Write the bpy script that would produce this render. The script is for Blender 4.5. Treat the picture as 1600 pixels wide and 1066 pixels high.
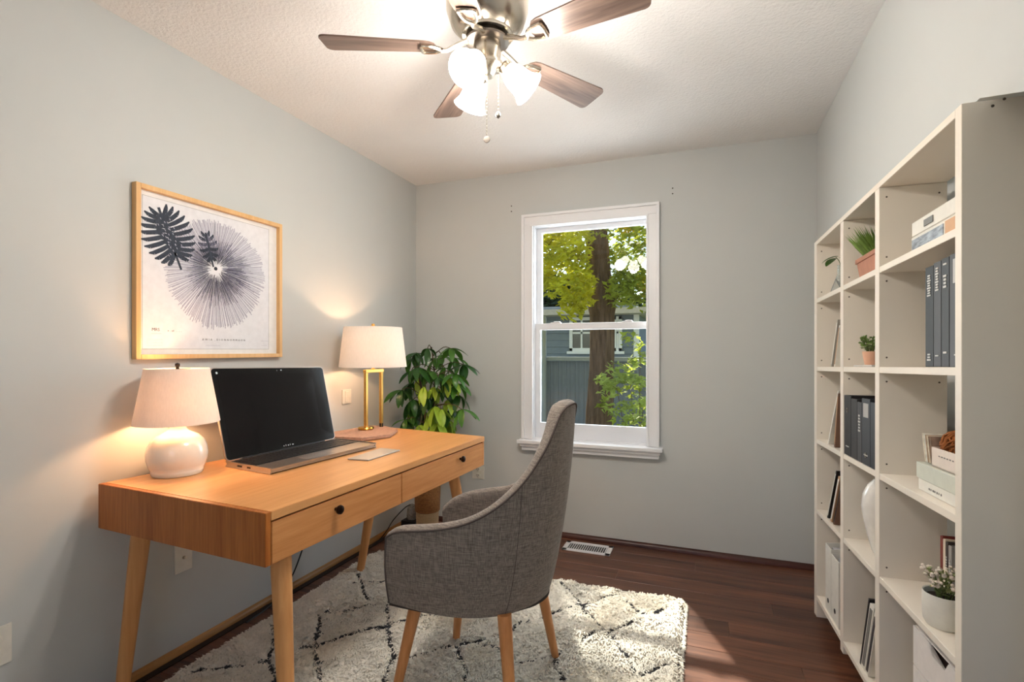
import bpy, bmesh, math, random
from mathutils import Vector, Matrix, Euler
random.seed(7)
R = math.radians
PI = math.pi
C = bpy.context.scene.collection
for o in list(bpy.data.objects):
    bpy.data.objects.remove(o)

# ------------------------------------------------------------------ camera
F, Y0, YAW, H = 798.6, 547.5, 0.3604, 1.2277          # focal length in px of a 1600 wide frame, horizon row, yaw, eye height
cam = bpy.data.cameras.new('camera')
cam_o = bpy.data.objects.new('camera', cam); C.objects.link(cam_o)
cam.sensor_width = 36; cam.lens = F / 1600 * 36
cam.shift_y = (Y0 - 533) / 1600
cam.clip_start = 0.05; cam.clip_end = 300
cam_o.location = (0, 0, H); cam_o.rotation_euler = (PI / 2, 0, YAW)
bpy.context.scene.camera = cam_o
sn, cs = math.sin(YAW), math.cos(YAW)

def at(x, y, Z=None, X=None, Y=None):
    """point of the room seen at a pixel of the photograph, on the plane Z, X or Y"""
    u = (x - 800) / F; w = -(y - Y0) / F
    d = Vector((cs * u - sn, sn * u + cs, w))
    t = (Z - H) / w if Z is not None else (X / d.x if X is not None else Y / d.y)
    return Vector((0, 0, H)) + d * t

# ------------------------------------------------------------------ world, sun, exposure
sc = bpy.context.scene
sc.view_settings.view_transform = 'Standard'
sc.view_settings.look = 'None'
sc.view_settings.gamma = 1
sc.view_settings.use_curve_mapping = False
sc.view_settings.exposure = 0.46
w = bpy.data.worlds.new('sky'); sc.world = w; w.use_nodes = True
nt = w.node_tree; nt.nodes.clear()
out = nt.nodes.new('ShaderNodeOutputWorld'); bg = nt.nodes.new('ShaderNodeBackground')
sky = nt.nodes.new('ShaderNodeTexSky'); sky.sky_type = 'NISHITA'
sky.sun_disc = False; sky.sun_elevation = R(45); sky.sun_rotation = R(-20); sky.air_density = 1.1; sky.dust_density = .6
bg.inputs['Strength'].default_value = 0.22
nt.links.new(sky.outputs[0], bg.inputs[0]); nt.links.new(bg.outputs[0], out.inputs[0])

sun_d = bpy.data.lights.new('sun', 'SUN'); sun_d.energy = 8.0; sun_d.angle = R(1.2); sun_d.color = (1, .94, .82)
sun = bpy.data.objects.new('sun', sun_d); C.objects.link(sun)
SUNDIR = Vector((-.42, 1.0, 1.17)).normalized()
sun.rotation_euler = SUNDIR.to_track_quat('Z', 'Y').to_euler()

def area(name, loc, look, sx, sy, power, col):
    d = bpy.data.lights.new(name, 'AREA'); d.shape = 'RECTANGLE'; d.size = sx; d.size_y = sy; d.energy = power; d.color = col
    o = bpy.data.objects.new(name, d); C.objects.link(o); o.location = loc
    o.rotation_euler = (Vector(loc) - Vector(look)).to_track_quat('Z', 'Y').to_euler()
    return o
# added fill from an assumed rear window, then daylight of the window in view
area('rear_fill_light', (-.12, -1.13, 1.45), (-.4, 1, 1.3), 1.0, 1.2, 2.0, (.95, .97, 1))
area('window_daylight', (-.69, 3.42, 1.45), (-.69, 1, 1.5), .72, 1.3, 12, (.9, .95, 1))

def point(name, loc, power, col, r):
    d = bpy.data.lights.new(name, 'POINT'); d.energy = power; d.color = col; d.shadow_soft_size = r
    o = bpy.data.objects.new(name, d); C.objects.link(o); o.location = loc
    return o

# ------------------------------------------------------------------ materials
MATS = {}
def lin(c):
    return tuple(((v / 255) / 12.92 if v / 255 <= .04045 else ((v / 255 + .055) / 1.055) ** 2.4) for v in c) + (1,)

def mat(name, rgb, rough=.6, metal=0, spec=.5, bump=None, var=None, coat=0, trans=0, ior=1.45, emit=None, vstretch=(1, 1, 1)):
    """rgb in 0..255 sRGB; var=(scale, amount) brightness variation; bump=(scale, strength, distance)"""
    if name in MATS: return MATS[name]
    m = bpy.data.materials.new(name); m.use_nodes = True; MATS[name] = m
    n = m.node_tree.nodes; l = m.node_tree.links; b = n['Principled BSDF']
    b.inputs['Base Color'].default_value = lin(rgb)
    b.inputs['Roughness'].default_value = rough; b.inputs['Metallic'].default_value = metal
    b.inputs['Specular IOR Level'].default_value = spec; b.inputs['Coat Weight'].default_value = coat
    b.inputs['Transmission Weight'].default_value = trans; b.inputs['IOR'].default_value = ior
    if emit:
        b.inputs['Emission Color'].default_value = lin(emit[0]); b.inputs['Emission Strength'].default_value = emit[1]
    tc = n.new('ShaderNodeTexCoord'); mp = n.new('ShaderNodeMapping'); mp.inputs['Scale'].default_value = vstretch
    l.new(tc.outputs['Object'], mp.inputs[0])
    sv, am = var or (40, .04)
    tx = n.new('ShaderNodeTexNoise'); tx.inputs['Scale'].default_value = sv; tx.inputs['Detail'].default_value = 4
    l.new(mp.outputs[0], tx.inputs['Vector'])
    mr = n.new('ShaderNodeMapRange'); mr.inputs[3].default_value = 1 - am; mr.inputs[4].default_value = 1 + am
    mr.inputs[1].default_value = .3; mr.inputs[2].default_value = .7
    l.new(tx.outputs[0], mr.inputs[0])
    mx = n.new('ShaderNodeVectorMath'); mx.operation = 'SCALE'
    mx.inputs[0].default_value = lin(rgb)[:3]; l.new(mr.outputs[0], mx.inputs['Scale']); l.new(mx.outputs[0], b.inputs['Base Color'])
    if bump:
        t2 = n.new('ShaderNodeTexNoise'); t2.inputs['Scale'].default_value = bump[0]; t2.inputs['Detail'].default_value = 3
        l.new(mp.outputs[0], t2.inputs['Vector'])
        bp = n.new('ShaderNodeBump'); bp.inputs['Strength'].default_value = bump[1]; bp.inputs['Distance'].default_value = bump[2]
        l.new(t2.outputs[0], bp.inputs['Height']); l.new(bp.outputs[0], b.inputs['Normal'])
    return m

def wood(name, c1, c2, axis, grain=14, rough=.4, spec=.4, fine=1.0, rnd=False, bump=.15):
    """long grained wood: noise stretched along axis, mixed between two tones, plus fine pores"""
    if name in MATS: return MATS[name]
    m = bpy.data.materials.new(name); m.use_nodes = True; MATS[name] = m
    n = m.node_tree.nodes; l = m.node_tree.links; b = n['Principled BSDF']
    b.inputs['Roughness'].default_value = rough; b.inputs['Specular IOR Level'].default_value = spec
    tc = n.new('ShaderNodeTexCoord'); mp = n.new('ShaderNodeMapping')
    s = [grain, grain, grain]; s[axis] = grain * .06; mp.inputs['Scale'].default_value = s
    src = tc.outputs['Object']
    oi = n.new('ShaderNodeObjectInfo')
    if rnd:
        ad = n.new('ShaderNodeVectorMath'); ad.operation = 'ADD'; cm = n.new('ShaderNodeCombineXYZ')
        mu = n.new('ShaderNodeMath'); mu.operation = 'MULTIPLY'; mu.inputs[1].default_value = 37
        l.new(oi.outputs['Random'], mu.inputs[0])
        for k in range(3): l.new(mu.outputs[0], cm.inputs[k])
        l.new(src, ad.inputs[0]); l.new(cm.outputs[0], ad.inputs[1]); src = ad.outputs[0]
    l.new(src, mp.inputs[0])
    t = n.new('ShaderNodeTexNoise'); t.inputs['Scale'].default_value = 1; t.inputs['Detail'].default_value = 5; t.inputs['Distortion'].default_value = .6
    t2 = n.new('ShaderNodeTexNoise'); t2.inputs['Scale'].default_value = 7 * fine; t2.inputs['Detail'].default_value = 3
    l.new(mp.outputs[0], t.inputs[0]); l.new(mp.outputs[0], t2.inputs[0])
    a = n.new('ShaderNodeMath'); a.operation = 'MULTIPLY_ADD'; a.inputs[1].default_value = .45
    mm = n.new('ShaderNodeMath'); mm.operation = 'MULTIPLY'; mm.inputs[1].default_value = .6
    l.new(t.outputs[0], mm.inputs[0]); l.new(t2.outputs[0], a.inputs[0]); l.new(mm.outputs[0], a.inputs[2])
    cr = n.new('ShaderNodeValToRGB'); cr.color_ramp.elements[0].position = .36; cr.color_ramp.elements[1].position = .68
    cr.color_ramp.elements[0].color = lin(c1); cr.color_ramp.elements[1].color = lin(c2)
    l.new(a.outputs[0], cr.inputs[0])
    col = cr.outputs[0]
    if rnd:
        mr = n.new('ShaderNodeMapRange'); mr.inputs[3].default_value = .82; mr.inputs[4].default_value = 1.2
        l.new(oi.outputs['Random'], mr.inputs[0])
        vm = n.new('ShaderNodeVectorMath'); vm.operation = 'SCALE'; l.new(col, vm.inputs[0]); l.new(mr.outputs[0], vm.inputs['Scale']); col = vm.outputs[0]
    l.new(col, b.inputs['Base Color'])
    bp = n.new('ShaderNodeBump'); bp.inputs['Strength'].default_value = bump; bp.inputs['Distance'].default_value = .002
    l.new(a.outputs[0], bp.inputs['Height']); l.new(bp.outputs[0], b.inputs['Normal'])
    return m

def leafmat(name, rgb, trans=.35, rough=.45, amount=.35, sc_=6):
    m = bpy.data.materials.new(name); m.use_nodes = True
    n = m.node_tree.nodes; l = m.node_tree.links; b = n['Principled BSDF']
    b.inputs['Roughness'].default_value = rough; b.inputs['Specular IOR Level'].default_value = .35
    tc = n.new('ShaderNodeTexCoord'); tx = n.new('ShaderNodeTexNoise'); tx.inputs['Scale'].default_value = sc_
    l.new(tc.outputs['Object'], tx.inputs[0])
    mr = n.new('ShaderNodeMapRange'); mr.inputs[1].default_value = .3; mr.inputs[2].default_value = .7
    mr.inputs[3].default_value = 1 - amount; mr.inputs[4].default_value = 1 + amount
    l.new(tx.outputs[0], mr.inputs[0])
    vm = n.new('ShaderNodeVectorMath'); vm.operation = 'SCALE'; vm.inputs[0].default_value = lin(rgb)[:3]
    l.new(mr.outputs[0], vm.inputs['Scale']); l.new(vm.outputs[0], b.inputs['Base Color'])
    tr = n.new('ShaderNodeBsdfTranslucent'); l.new(vm.outputs[0], tr.inputs[0])
    mx = n.new('ShaderNodeMixShader'); mx.inputs[0].default_value = trans
    l.new(b.outputs[0], mx.inputs[1]); l.new(tr.outputs[0], mx.inputs[2]); l.new(mx.outputs[0], n['Material Output'].inputs[0])
    return m

WALL = mat('wall_paint', (200, 202, 200), .85, spec=.2, bump=(60, .03, .002), var=(3, .012))
CEIL = mat('ceiling_texture', (238, 236, 234), .9, spec=.15, bump=(85, .65, .006), var=(4, .015))
TRIMW = mat('white_trim_paint', (238, 238, 240), .35, spec=.4, var=(5, .01))
VINYL = mat('white_vinyl', (236, 237, 241), .3, spec=.4, var=(5, .01))
DESKW = wood('desk_oak', (196, 130, 74), (222, 160, 104), 1, 12, .34, .35)
DESKT = wood('desk_oak_top', (206, 142, 84), (226, 168, 110), 1, 10, .3, .4)
DESKE = wood('desk_oak_end_shaded', (150, 80, 30), (190, 116, 54), 2, 18, .4, .35)  # same oak, darkened in colour for the shading of the near end
LEGW = wood('leg_beech', (200, 138, 82), (224, 166, 108), 2, 10, .4, .35)
FLOORW = wood('dark_floor_wood', (54, 29, 19), (118, 75, 54), 0, 11, .33, .45, rnd=True, bump=.35)
DARKT = wood('dark_trim_wood', (50, 24, 18), (84, 44, 34), 0, 12, .35, .4)
OAKT = wood('baseboard_oak', (150, 108, 60), (176, 132, 80), 1, 12, .4, .4)
FRAMEW = wood('frame_oak', (212, 165, 108), (228, 188, 135), 2, 14, .4, .3)
WHITE = mat('shelf_laminate', (237, 227, 213), .4, spec=.35, var=(6, .012))
BRASS = mat('brushed_brass', (222, 172, 96), .3, 1, var=(60, .05))
NICKEL = mat('brushed_nickel', (205, 196, 182), .25, 1, var=(70, .04))
BLACKP = mat('black_plastic', (22, 22, 24), .4, spec=.4)
BLACKM = mat('black_metal', (30, 26, 24), .35, .6)
PLATE = mat('ivory_plate', (228, 224, 214), .4)
CERAM = mat('cream_ceramic', (232, 226, 214), .12, spec=.6, coat=.5, var=(25, .02))

# ------------------------------------------------------------------ geometry helpers
def wloc(o):
    v = Vector((0, 0, 0))
    while o is not None:
        v += o.location; o = o.parent
    return v

def obj(name, bm, m, parent=None, smooth=False, loc=None, auto=True):
    """links the bmesh (world coordinates) as one object; under a parent its vertices become local to it"""
    me = bpy.data.meshes.new(name)
    off = -wloc(parent) if parent else Vector((0, 0, 0))
    if loc is not None: off = off - (Vector(loc) - (wloc(parent) if parent else Vector((0, 0, 0))))
    for v in bm.verts: v.co += off
    if isinstance(m, (list, tuple)):
        for k in m: me.materials.append(k)
    else: me.materials.append(m)
    if auto: bmesh.ops.recalc_face_normals(bm, faces=bm.faces[:])
    bm.to_mesh(me); bm.free()
    if smooth:
        for p in me.polygons: p.use_smooth = True
        try: me.set_sharp_from_angle(angle=R(42))
        except Exception: pass
    o = bpy.data.objects.new(name, me); C.objects.link(o)
    if parent: o.parent = parent
    if loc is not None: o.location = Vector(loc) - (wloc(parent) if parent else Vector((0, 0, 0)))
    return o

def tag(o, label=None, cat=None, group=None, kind=None):
    if label: o['label'] = label
    if cat: o['category'] = cat
    if group: o['group'] = group
    if kind: o['kind'] = kind
    return o

def thing(name, label, cat, loc, group=None):
    o = bpy.data.objects.new(name, None); C.objects.link(o); o.location = loc; o.empty_display_size = .05
    return tag(o, label, cat, group)

def struct(name, bm, m, parent=None, smooth=False):
    o = obj(name, bm, m, parent, smooth)
    if not parent: o['kind'] = 'structure'
    return o

def NB(): return bmesh.new()

def box(bm, lo, hi, bev=0, M=None, seg=2):
    lo = Vector(lo); hi = Vector(hi)
    r = bmesh.ops.create_cube(bm, size=1)
    vs = r['verts']
    for v in vs:
        v.co = Vector([lo[i] + (v.co[i] + .5) * (hi[i] - lo[i]) for i in range(3)])
    if bev:
        es = list({e for v in vs for e in v.link_edges})
        g = bmesh.ops.bevel(bm, geom=es, offset=bev, segments=seg, affect='EDGES', profile=.7)
        vs = list({v for f in g['faces'] for v in f.verts} | {v for v in vs if v.is_valid})
        # whole island
        seen = set(vs); st = list(vs)
        while st:
            a = st.pop()
            for e in a.link_edges:
                b = e.other_vert(a)
                if b not in seen: seen.add(b); st.append(b)
        vs = list(seen)
    if M is not None:
        for v in vs: v.co = M @ v.co
    return vs

def prism(bm, pts, z0, z1, M=None):
    """pts: 2D polygon (x,y), extruded in z"""
    a = [bm.verts.new((p[0], p[1], z0)) for p in pts]; b = [bm.verts.new((p[0], p[1], z1)) for p in pts]
    n = len(pts)
    bm.faces.new(a[::-1]); bm.faces.new(b)
    for i in range(n): bm.faces.new((a[i], a[(i + 1) % n], b[(i + 1) % n], b[i]))
    if M is not None:
        for v in a + b: v.co = M @ v.co
    return a + b

def lathe(bm, prof, cx=0, cy=0, seg=32, M=None, cap=True):
    """prof: list of (radius, z)"""
    rings = []; allv = []
    for r, z in prof:
        if r < 1e-5:
            v = bm.verts.new((cx, cy, z)); rings.append([v]); allv.append(v)
        else:
            ring = [bm.verts.new((cx + r * math.cos(2 * PI * k / seg), cy + r * math.sin(2 * PI * k / seg), z)) for k in range(seg)]
            rings.append(ring); allv += ring
    for a, b in zip(rings, rings[1:]):
        for k in range(seg):
            k2 = (k + 1) % seg
            if len(a) == 1 and len(b) == 1: continue
            if len(a) == 1: bm.faces.new((a[0], b[k], b[k2]))
            elif len(b) == 1: bm.faces.new((a[k], a[k2], b[0]))
            else: bm.faces.new((a[k], a[k2], b[k2], b[k]))
    if cap:
        for ring in (rings[0], rings[-1]):
            if len(ring) > 1: bm.faces.new(ring)
    if M is not None:
        for v in allv: v.co = M @ v.co
    return allv

def smoothpath(pts, n=6):
    pts = [Vector(p) for p in pts]; o = []
    for i in range(len(pts) - 1):
        p0 = pts[max(i - 1, 0)]; p1 = pts[i]; p2 = pts[i + 1]; p3 = pts[min(i + 2, len(pts) - 1)]
        for k in range(n):
            t = k / n
            o.append(.5 * ((2 * p1) + (p2 - p0) * t + (2 * p0 - 5 * p1 + 4 * p2 - p3) * t * t + (3 * p1 - p0 - 3 * p2 + p3) * t ** 3))
    o.append(pts[-1]); return o

def tube(bm, pts, r, seg=8, closed=False, cap=True):
    pts = [Vector(p) for p in pts]; n = len(pts)
    rr = r if isinstance(r, (list, tuple)) else [r] * n
    rings = []; up = Vector((0, 0, 1)); prev = None
    for i, p in enumerate(pts):
        if closed: t = pts[(i + 1) % n] - pts[i - 1]
        else: t = pts[min(i + 1, n - 1)] - pts[max(i - 1, 0)]
        if t.length < 1e-9: t = Vector((0, 0, 1))
        t.normalize()
        if prev is None:
            a = t.cross(up)
            if a.length < .01: a = t.cross(Vector((1, 0, 0)))
        else:
            a = prev - t * prev.dot(t)
        a.normalize(); prev = a; b = t.cross(a)
        rings.append([bm.verts.new(p + (a * math.cos(2 * PI * k / seg) + b * math.sin(2 * PI * k / seg)) * rr[i]) for k in range(seg)])
    m = n if closed else n - 1
    for i in range(m):
        A = rings[i]; B = rings[(i + 1) % n]
        for k in range(seg): bm.faces.new((A[k], A[(k + 1) % seg], B[(k + 1) % seg], B[k]))
    if cap and not closed:
        bm.faces.new(rings[0][::-1]); bm.faces.new(rings[-1])

def grid_faces(bm, rows, closed=False):
    for a, b in zip(rows, rows[1:]):
        n = len(a)
        for k in range(n if closed else n - 1): bm.faces.new((a[k], a[(k + 1) % n], b[(k + 1) % n], b[k]))

# ================================================================== ROOM SHELL
XL, XR, YB, CE, YF = -1.989, .5845, 3.2713, 2.44, -1.15
bm = NB(); box(bm, (XL - .1, YF - .1, -.1), (XR + .3, YB, -.004))
floor = struct('floor', bm, FLOORW)
# planks, laid across the room
random.seed(3)
plank_mesh = {}
def plank(x0, x1, y, wd, parent):
    L = round(x1 - x0, 2)
    if L not in plank_mesh:
        bm = NB(); box(bm, (0, 0, -.006), (L - .0012, wd - .0012, 0), .0009, seg=1)
        me = bpy.data.meshes.new('plank'); bm.to_mesh(me); bm.free(); me.materials.append(FLOORW); plank_mesh[L] = me
    o = bpy.data.objects.new('plank', plank_mesh[L]); C.objects.link(o); o.location = (x0, y, 0); o.parent = parent
WD = .128; y = YB - WD
cuts = [[-.95], [-.05], [-1.3], [-.45], [-1.0, .3], [-.18], [-1.4, .1], [-.7], [-1.1, .35], [-.3], [-1.5, -.1]]
k = 0
while y > YF - .05:
    xs = [XL] + cuts[k % len(cuts)] + [XR + .15]
    for a, b in zip(xs, xs[1:]): plank(a, b, y, WD, floor)
    y -= WD; k += 1

bm = NB(); box(bm, (XL - .1, YF - .1, CE), (XR + .3, YB + .1, CE + .1)); struct('ceiling', bm, CEIL)
bm = NB(); box(bm, (XL - .1, YF - .1, 0), (XL, YB + .1, CE)); wall_left = struct('wall_left', bm, WALL)
# right wall with the shallow recess that takes the bookcase
RX = .745; NZ = 1.80; NY0, NY1 = 1.2, 2.80
bm = NB()
box(bm, (RX, YF - .1, 0), (RX + .15, YB + .1, CE))
box(bm, (XR, YF - .1, NZ), (RX, YB + .1, CE))
box(bm, (XR, YF - .1, 0), (RX, NY0, NZ))
box(bm, (XR, NY1, 0), (RX, YB + .1, NZ))
prism(bm, [(1.2, 1.80), (1.46, 1.80), (1.2, 1.70)], XR, RX, Matrix(((0, 0, 1, 0), (1, 0, 0, 0), (0, 1, 0, 0), (0, 0, 0, 1))))
wall_right = struct('wall_right', bm, WALL)
# back wall with window opening
HX0, HX1, HZ0, HZ1 = -1.084, -.300, .612, 2.068
bm = NB()
box(bm, (XL, YB, 0), (HX0, YB + .14, CE)); box(bm, (HX1, YB, 0), (XR, YB + .14, CE))
box(bm, (HX0, YB, 0), (HX1, YB + .14, HZ0)); box(bm, (HX0, YB, HZ1), (HX1, YB + .14, CE))
wall_back = struct('wall_back', bm, WALL)
HOLE = mat('screw_hole_dark', (70, 66, 60), .9)
for hx, hz in [(-1.237, 2.215), (-1.237, 2.178), (-.183, 2.219), (-.183, 2.186)]:
    bm = NB(); lathe(bm, [(.0045, -.002), (.0045, .0008)], seg=10, M=Matrix.Translation((hx, YB, hz)) @ Matrix.Rotation(R(90), 4, 'X'))
    obj('screw_hole', bm, HOLE, wall_back)
bm = NB()
wx0, wx1, wz0, wz1 = -.64, .40, .8, 2.05  # assumed opening, added to hold the rear fill lamp
box(bm, (XL, YF - .1, 0), (wx0, YF, CE)); box(bm, (wx1, YF - .1, 0), (XR, YF, CE))
box(bm, (wx0, YF - .1, 0), (wx1, YF, wz0)); box(bm, (wx0, YF - .1, wz1), (wx1, YF, CE))
struct('wall_front', bm, WALL)

# baseboards: dark quarter round, with an oak top edge on the left
def quarter(bm, a, b, inward, h, d, n=5):
    a = Vector(a); b = Vector(b); inward = Vector(inward)
    prof = [(0, 0), (d, 0)] + [(d * math.cos(t * PI / 2 / n), h * math.sin(t * PI / 2 / n) + 0) for t in range(1, n)] + [(0, h)]
    rows = [[bm.verts.new(p + inward * q + Vector((0, 0, z))) for q, z in prof] for p in (a, b)]
    grid_faces(bm, rows, True); bm.faces.new(rows[0]); bm.faces.new(rows[1][::-1])
bm = NB(); quarter(bm, (XL, YF, .0), (XL, YB, .0), (1, 0, 0), .03, .02)
bl = struct('baseboard_left', bm, OAKT, smooth=True)
bm = NB(); box(bm, (XL, YF, -.001), (XL + .05, YB - .02, .004)); obj('shoe_strip', bm, mat('dark_shoe', (28, 14, 10), .5), bl)
bm = NB(); quarter(bm, (XL + .02, YB, 0), (XR, YB, 0), (0, -1, 0), .03, .022); struct('baseboard_back', bm, DARKT, smooth=True)

# ================================================================== WINDOW
win = bpy.data.objects.new('window_1', None); C.objects.link(win); win.location = (-.69, YB, HZ0); win['kind'] = 'structure'
cf, ct = 3.243, YB
def moulded(bm, x0, x1, z0, z1, horiz):
    box(bm, (x0, cf + .006, z0), (x1, ct, z1), .003)
ox0, ox1, oz1 = -1.149, -.265, 2.133
bm = NB()
box(bm, (ox0 + .012, cf + .008, .634), (HX0 - .006, YB, 2.070), .002); box(bm, (-.326, cf + .008, .634), (ox1 - .012, YB, 2.070), .002)
box(bm, (ox0 + .012, cf + .0083, 2.0705), (ox1 - .012, YB, oz1 - .012), .002)
# raised outer bead and inner step of the casing
box(bm, (ox0 - .006, cf - .004, .634), (ox0 + .0125, YB, oz1 - .0125), .003); box(bm, (ox1 - .0125, cf - .004, .634), (ox1 + .006, YB, oz1 - .0125), .003)
box(bm, (ox0 - .006, cf - .004, oz1 - .0123), (ox1 + .006, YB, oz1 + .006), .003)
box(bm, (HX0 - .0065, cf + .002, .634), (HX0 + .006, YB - .005, 2.058), .002); box(bm, (-.338, cf + .002, .634), (-.3255, YB - .005, 2.058), .002)
box(bm, (HX0 - .0065, cf + .002, 2.0585), (-.3255, YB - .005, 2.0702), .002)
obj('casing', bm, TRIMW, win)
bm = NB()
box(bm, (HX0 - .001, YB - .004, .60), (HX0 + .012, YB + .14, HZ1)); box(bm, (HX1 - .012, YB - .004, .60), (HX1 + .001, YB + .14, HZ1))
box(bm, (HX0, YB - .004, HZ1 - .012), (HX1, YB + .14, HZ1 + .001)); box(bm, (HX0, YB + .001, HZ0 - .01), (HX1, YB + .14, HZ0 + .03))
obj('jamb', bm, VINYL, win)
gx0, gx1 = -1.036, -.343
def sash(name, yy, z0, z1, g0, g1, th=.03):
    bm = NB()
    box(bm, (HX0 + .012, yy, z0), (gx0, yy + th, z1), .003); box(bm, (gx1, yy, z0), (HX1 - .012, yy + th, z1), .003)
    box(bm, (gx0 - .002, yy, z0), (gx1 + .002, yy + th, g0), .003); box(bm, (gx0 - .002, yy, g1), (gx1 + .002, yy + th, z1), .003)
    s = obj(name, bm, VINYL, win)
    bm = NB(); box(bm, (gx0 - .004, yy + th * .45, g0 - .004), (gx1 + .004, yy + th * .55, g1 + .004))
    obj('pane', bm, GLASS, s); return s
GLASS = bpy.data.materials.new('window_glass'); GLASS.use_nodes = True
n = GLASS.node_tree.nodes; l = GLASS.node_tree.links; n.remove(n['Principled BSDF'])
g1 = n.new('ShaderNodeBsdfTransparent'); g2 = n.new('ShaderNodeBsdfGlossy'); g2.inputs['Roughness'].default_value = .02
lw_ = n.new('ShaderNodeLayerWeight'); lw_.inputs[0].default_value = .5; pw = n.new('ShaderNodeMath'); pw.operation = 'POWER'; pw.inputs[1].default_value = 4
fr = n.new('ShaderNodeMath'); fr.operation = 'MULTIPLY_ADD'; fr.inputs[1].default_value = .6; fr.inputs[2].default_value = .02; mx = n.new('ShaderNodeMixShader')
l.new(lw_.outputs['Facing'], pw.inputs[0]); l.new(pw.outputs[0], fr.inputs[0])
g1.inputs[0].default_value = (.95, .97, .97, 1)
l.new(fr.outputs[0], mx.inputs[0]); l.new(g1.outputs[0], mx.inputs[1]); l.new(g2.outputs[0], mx.inputs[2]); l.new(mx.outputs[0], n['Material Output'].inputs[0])
sash('upper_sash', 3.325, 1.372, 2.056, 1.402, 2.026)
sash('lower_sash', 3.290, .640, 1.408, .742, 1.364)
bm = NB()
for lx in (-.93, -.46):
    box(bm, (lx - .035, 3.288, 1.406), (lx + .035, 3.318, 1.413), .003); box(bm, (lx - .012, 3.284, 1.412), (lx + .03, 3.312, 1.420), .003)
obj('sash_lock', bm, VINYL, win)
bm = NB()
box(bm, (-1.172, 3.195, .609), (-.238, 3.30, .632), .006); obj('sill', bm, TRIMW, win)
bm = NB()
box(bm, (-1.15, 3.232, .560), (-.262, YB, .612), .004); box(bm, (-1.158, 3.214, .588), (-.252, YB, .608), .006); obj('apron', bm, TRIMW, win)

# ================================================================== OUTDOORS
grass = mat('lawn', (86, 98, 52), .95, var=(3, .25))
bm = NB(); box(bm, (-30, YB + .5, -.9), (25, 45, -.5)); tag(obj('lawn', bm, grass), 'green lawn outside the window', 'lawn', kind='structure')
FENCE = wood('fence_wood', (112, 115, 122), (140, 143, 150), 2, 9, .85, .15)
FRAIL = mat('fence_rail_grey', (158, 160, 160), .8)
fence = thing('fence', 'weathered grey-blue board fence with a pale top rail outside the window', 'fence', (-2, 8.0, -.5))
# boards of the fence share one mesh
bm = NB(); box(bm, (0, 0, 0), (.137, .02, 1.55), .002, seg=1); bme = bpy.data.meshes.new('board'); bm.to_mesh(bme); bm.free(); bme.materials.append(FENCE)
for i in range(46):
    o = bpy.data.objects.new('board', bme); C.objects.link(o); o.parent = fence; o.location = (-3.3 + i * .14, .03 + .004 * (i % 2), 0)
bm = NB(); box(bm, (-5.3, 7.96, 1.06), (1.1, 8.06, 1.12), .004); obj('top_rail', bm, FRAIL, fence)
for px in (-4.6, -2.43, .2):
    bm = NB(); lathe(bm, [(.035, -.5), (.035, 1.75 if px == -2.43 else 1.2), (.02, 1.78 if px == -2.43 else 1.22)], px, 7.93, 12); obj('post', bm, FRAIL, fence, True)

# neighbour's house
SIDING = mat('blue_grey_siding', (126, 135, 146), .8, var=(8, .05))
HY = 11.0
hx0, hx1 = -5.2, at(997, 540, Y=HY).x
house = thing('house', 'blue-grey sided house with white framed windows behind the fence', 'house', (-3, HY, -.5))
bm = NB(); box(bm, (hx0, HY + .03, -.5), (hx1, HY + 4, 2.15)); obj('wall', bm, SIDING, house)
bm = NB(); box(bm, (0, 0, 0), (hx1 - hx0, .035, .15), .004, seg=1)
for v in bm.verts:
    if v.co.z > .1: v.co.y += .02
sme = bpy.data.meshes.new('siding_board'); bm.to_mesh(sme); bm.free(); sme.materials.append(SIDING)
for i in range(18):
    o = bpy.data.objects.new('siding_board', sme); C.objects.link(o); o.parent = house; o.location = (hx0 + 3, -.01, i * .15)
bm = NB(); box(bm, (hx1 - .09, HY - .03, -.5), (hx1 + .02, HY + .06, 2.15), .004); obj('corner_board', bm, TRIMW, house)
DG = mat('dark_window_glass', (40, 50, 60), .08, spec=.8)
for a, b in ((890, 928), (958, 972)):
    q0 = at(a, 517, Y=HY - .03); q1 = at(b, 549, Y=HY - .03)
    x0, x1, z1, z0 = q0.x, q1.x, 1.95, q1.z
    bm = NB()
    for bb in (((x0, z0), (x0 + .07, z1)), ((x1 - .07, z0), (x1, z1)), ((x0, z0), (x1, z0 + .07)), ((x0, z1 - .07), (x1, z1))):
        box(bm, (bb[0][0], HY - .06, bb[0][1]), (bb[1][0], HY - .005, bb[1][1]), .004)
    xm = (x0 + x1) / 2
    box(bm, (xm - .02, HY - .045, z0 + .06), (xm + .02, HY - .012, z1 - .06)); box(bm, (x0 + .06, HY - .045, z0 + .38), (x1 - .06, HY - .012, z0 + .42))
    box(bm, (x0 - .05, HY - .09, z0 - .06), (x1 + .05, HY, z0), .004)
    wf = obj('window', bm, TRIMW, house)
    bm = NB(); box(bm, (x0 + .05, HY - .03, z0 + .05), (x1 - .05, HY - .02, z1 - .05)); obj('pane', bm, DG, wf)
ROOFM = mat('pale_roof', (205, 196, 188), .85, var=(12, .1))
bm = NB(); prism(bm, [(HY - .5, 1.98), (HY - .5, 2.1), (HY + 2.2, 2.22), (HY + 5, 2.1), (HY + 5, 1.98)], hx0 - .3, hx1 + .35,
                 Matrix(((0, 0, 1, 0), (1, 0, 0, 0), (0, 1, 0, 0), (0, 0, 0, 1))))
obj('roof', bm, ROOFM, house)

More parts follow.
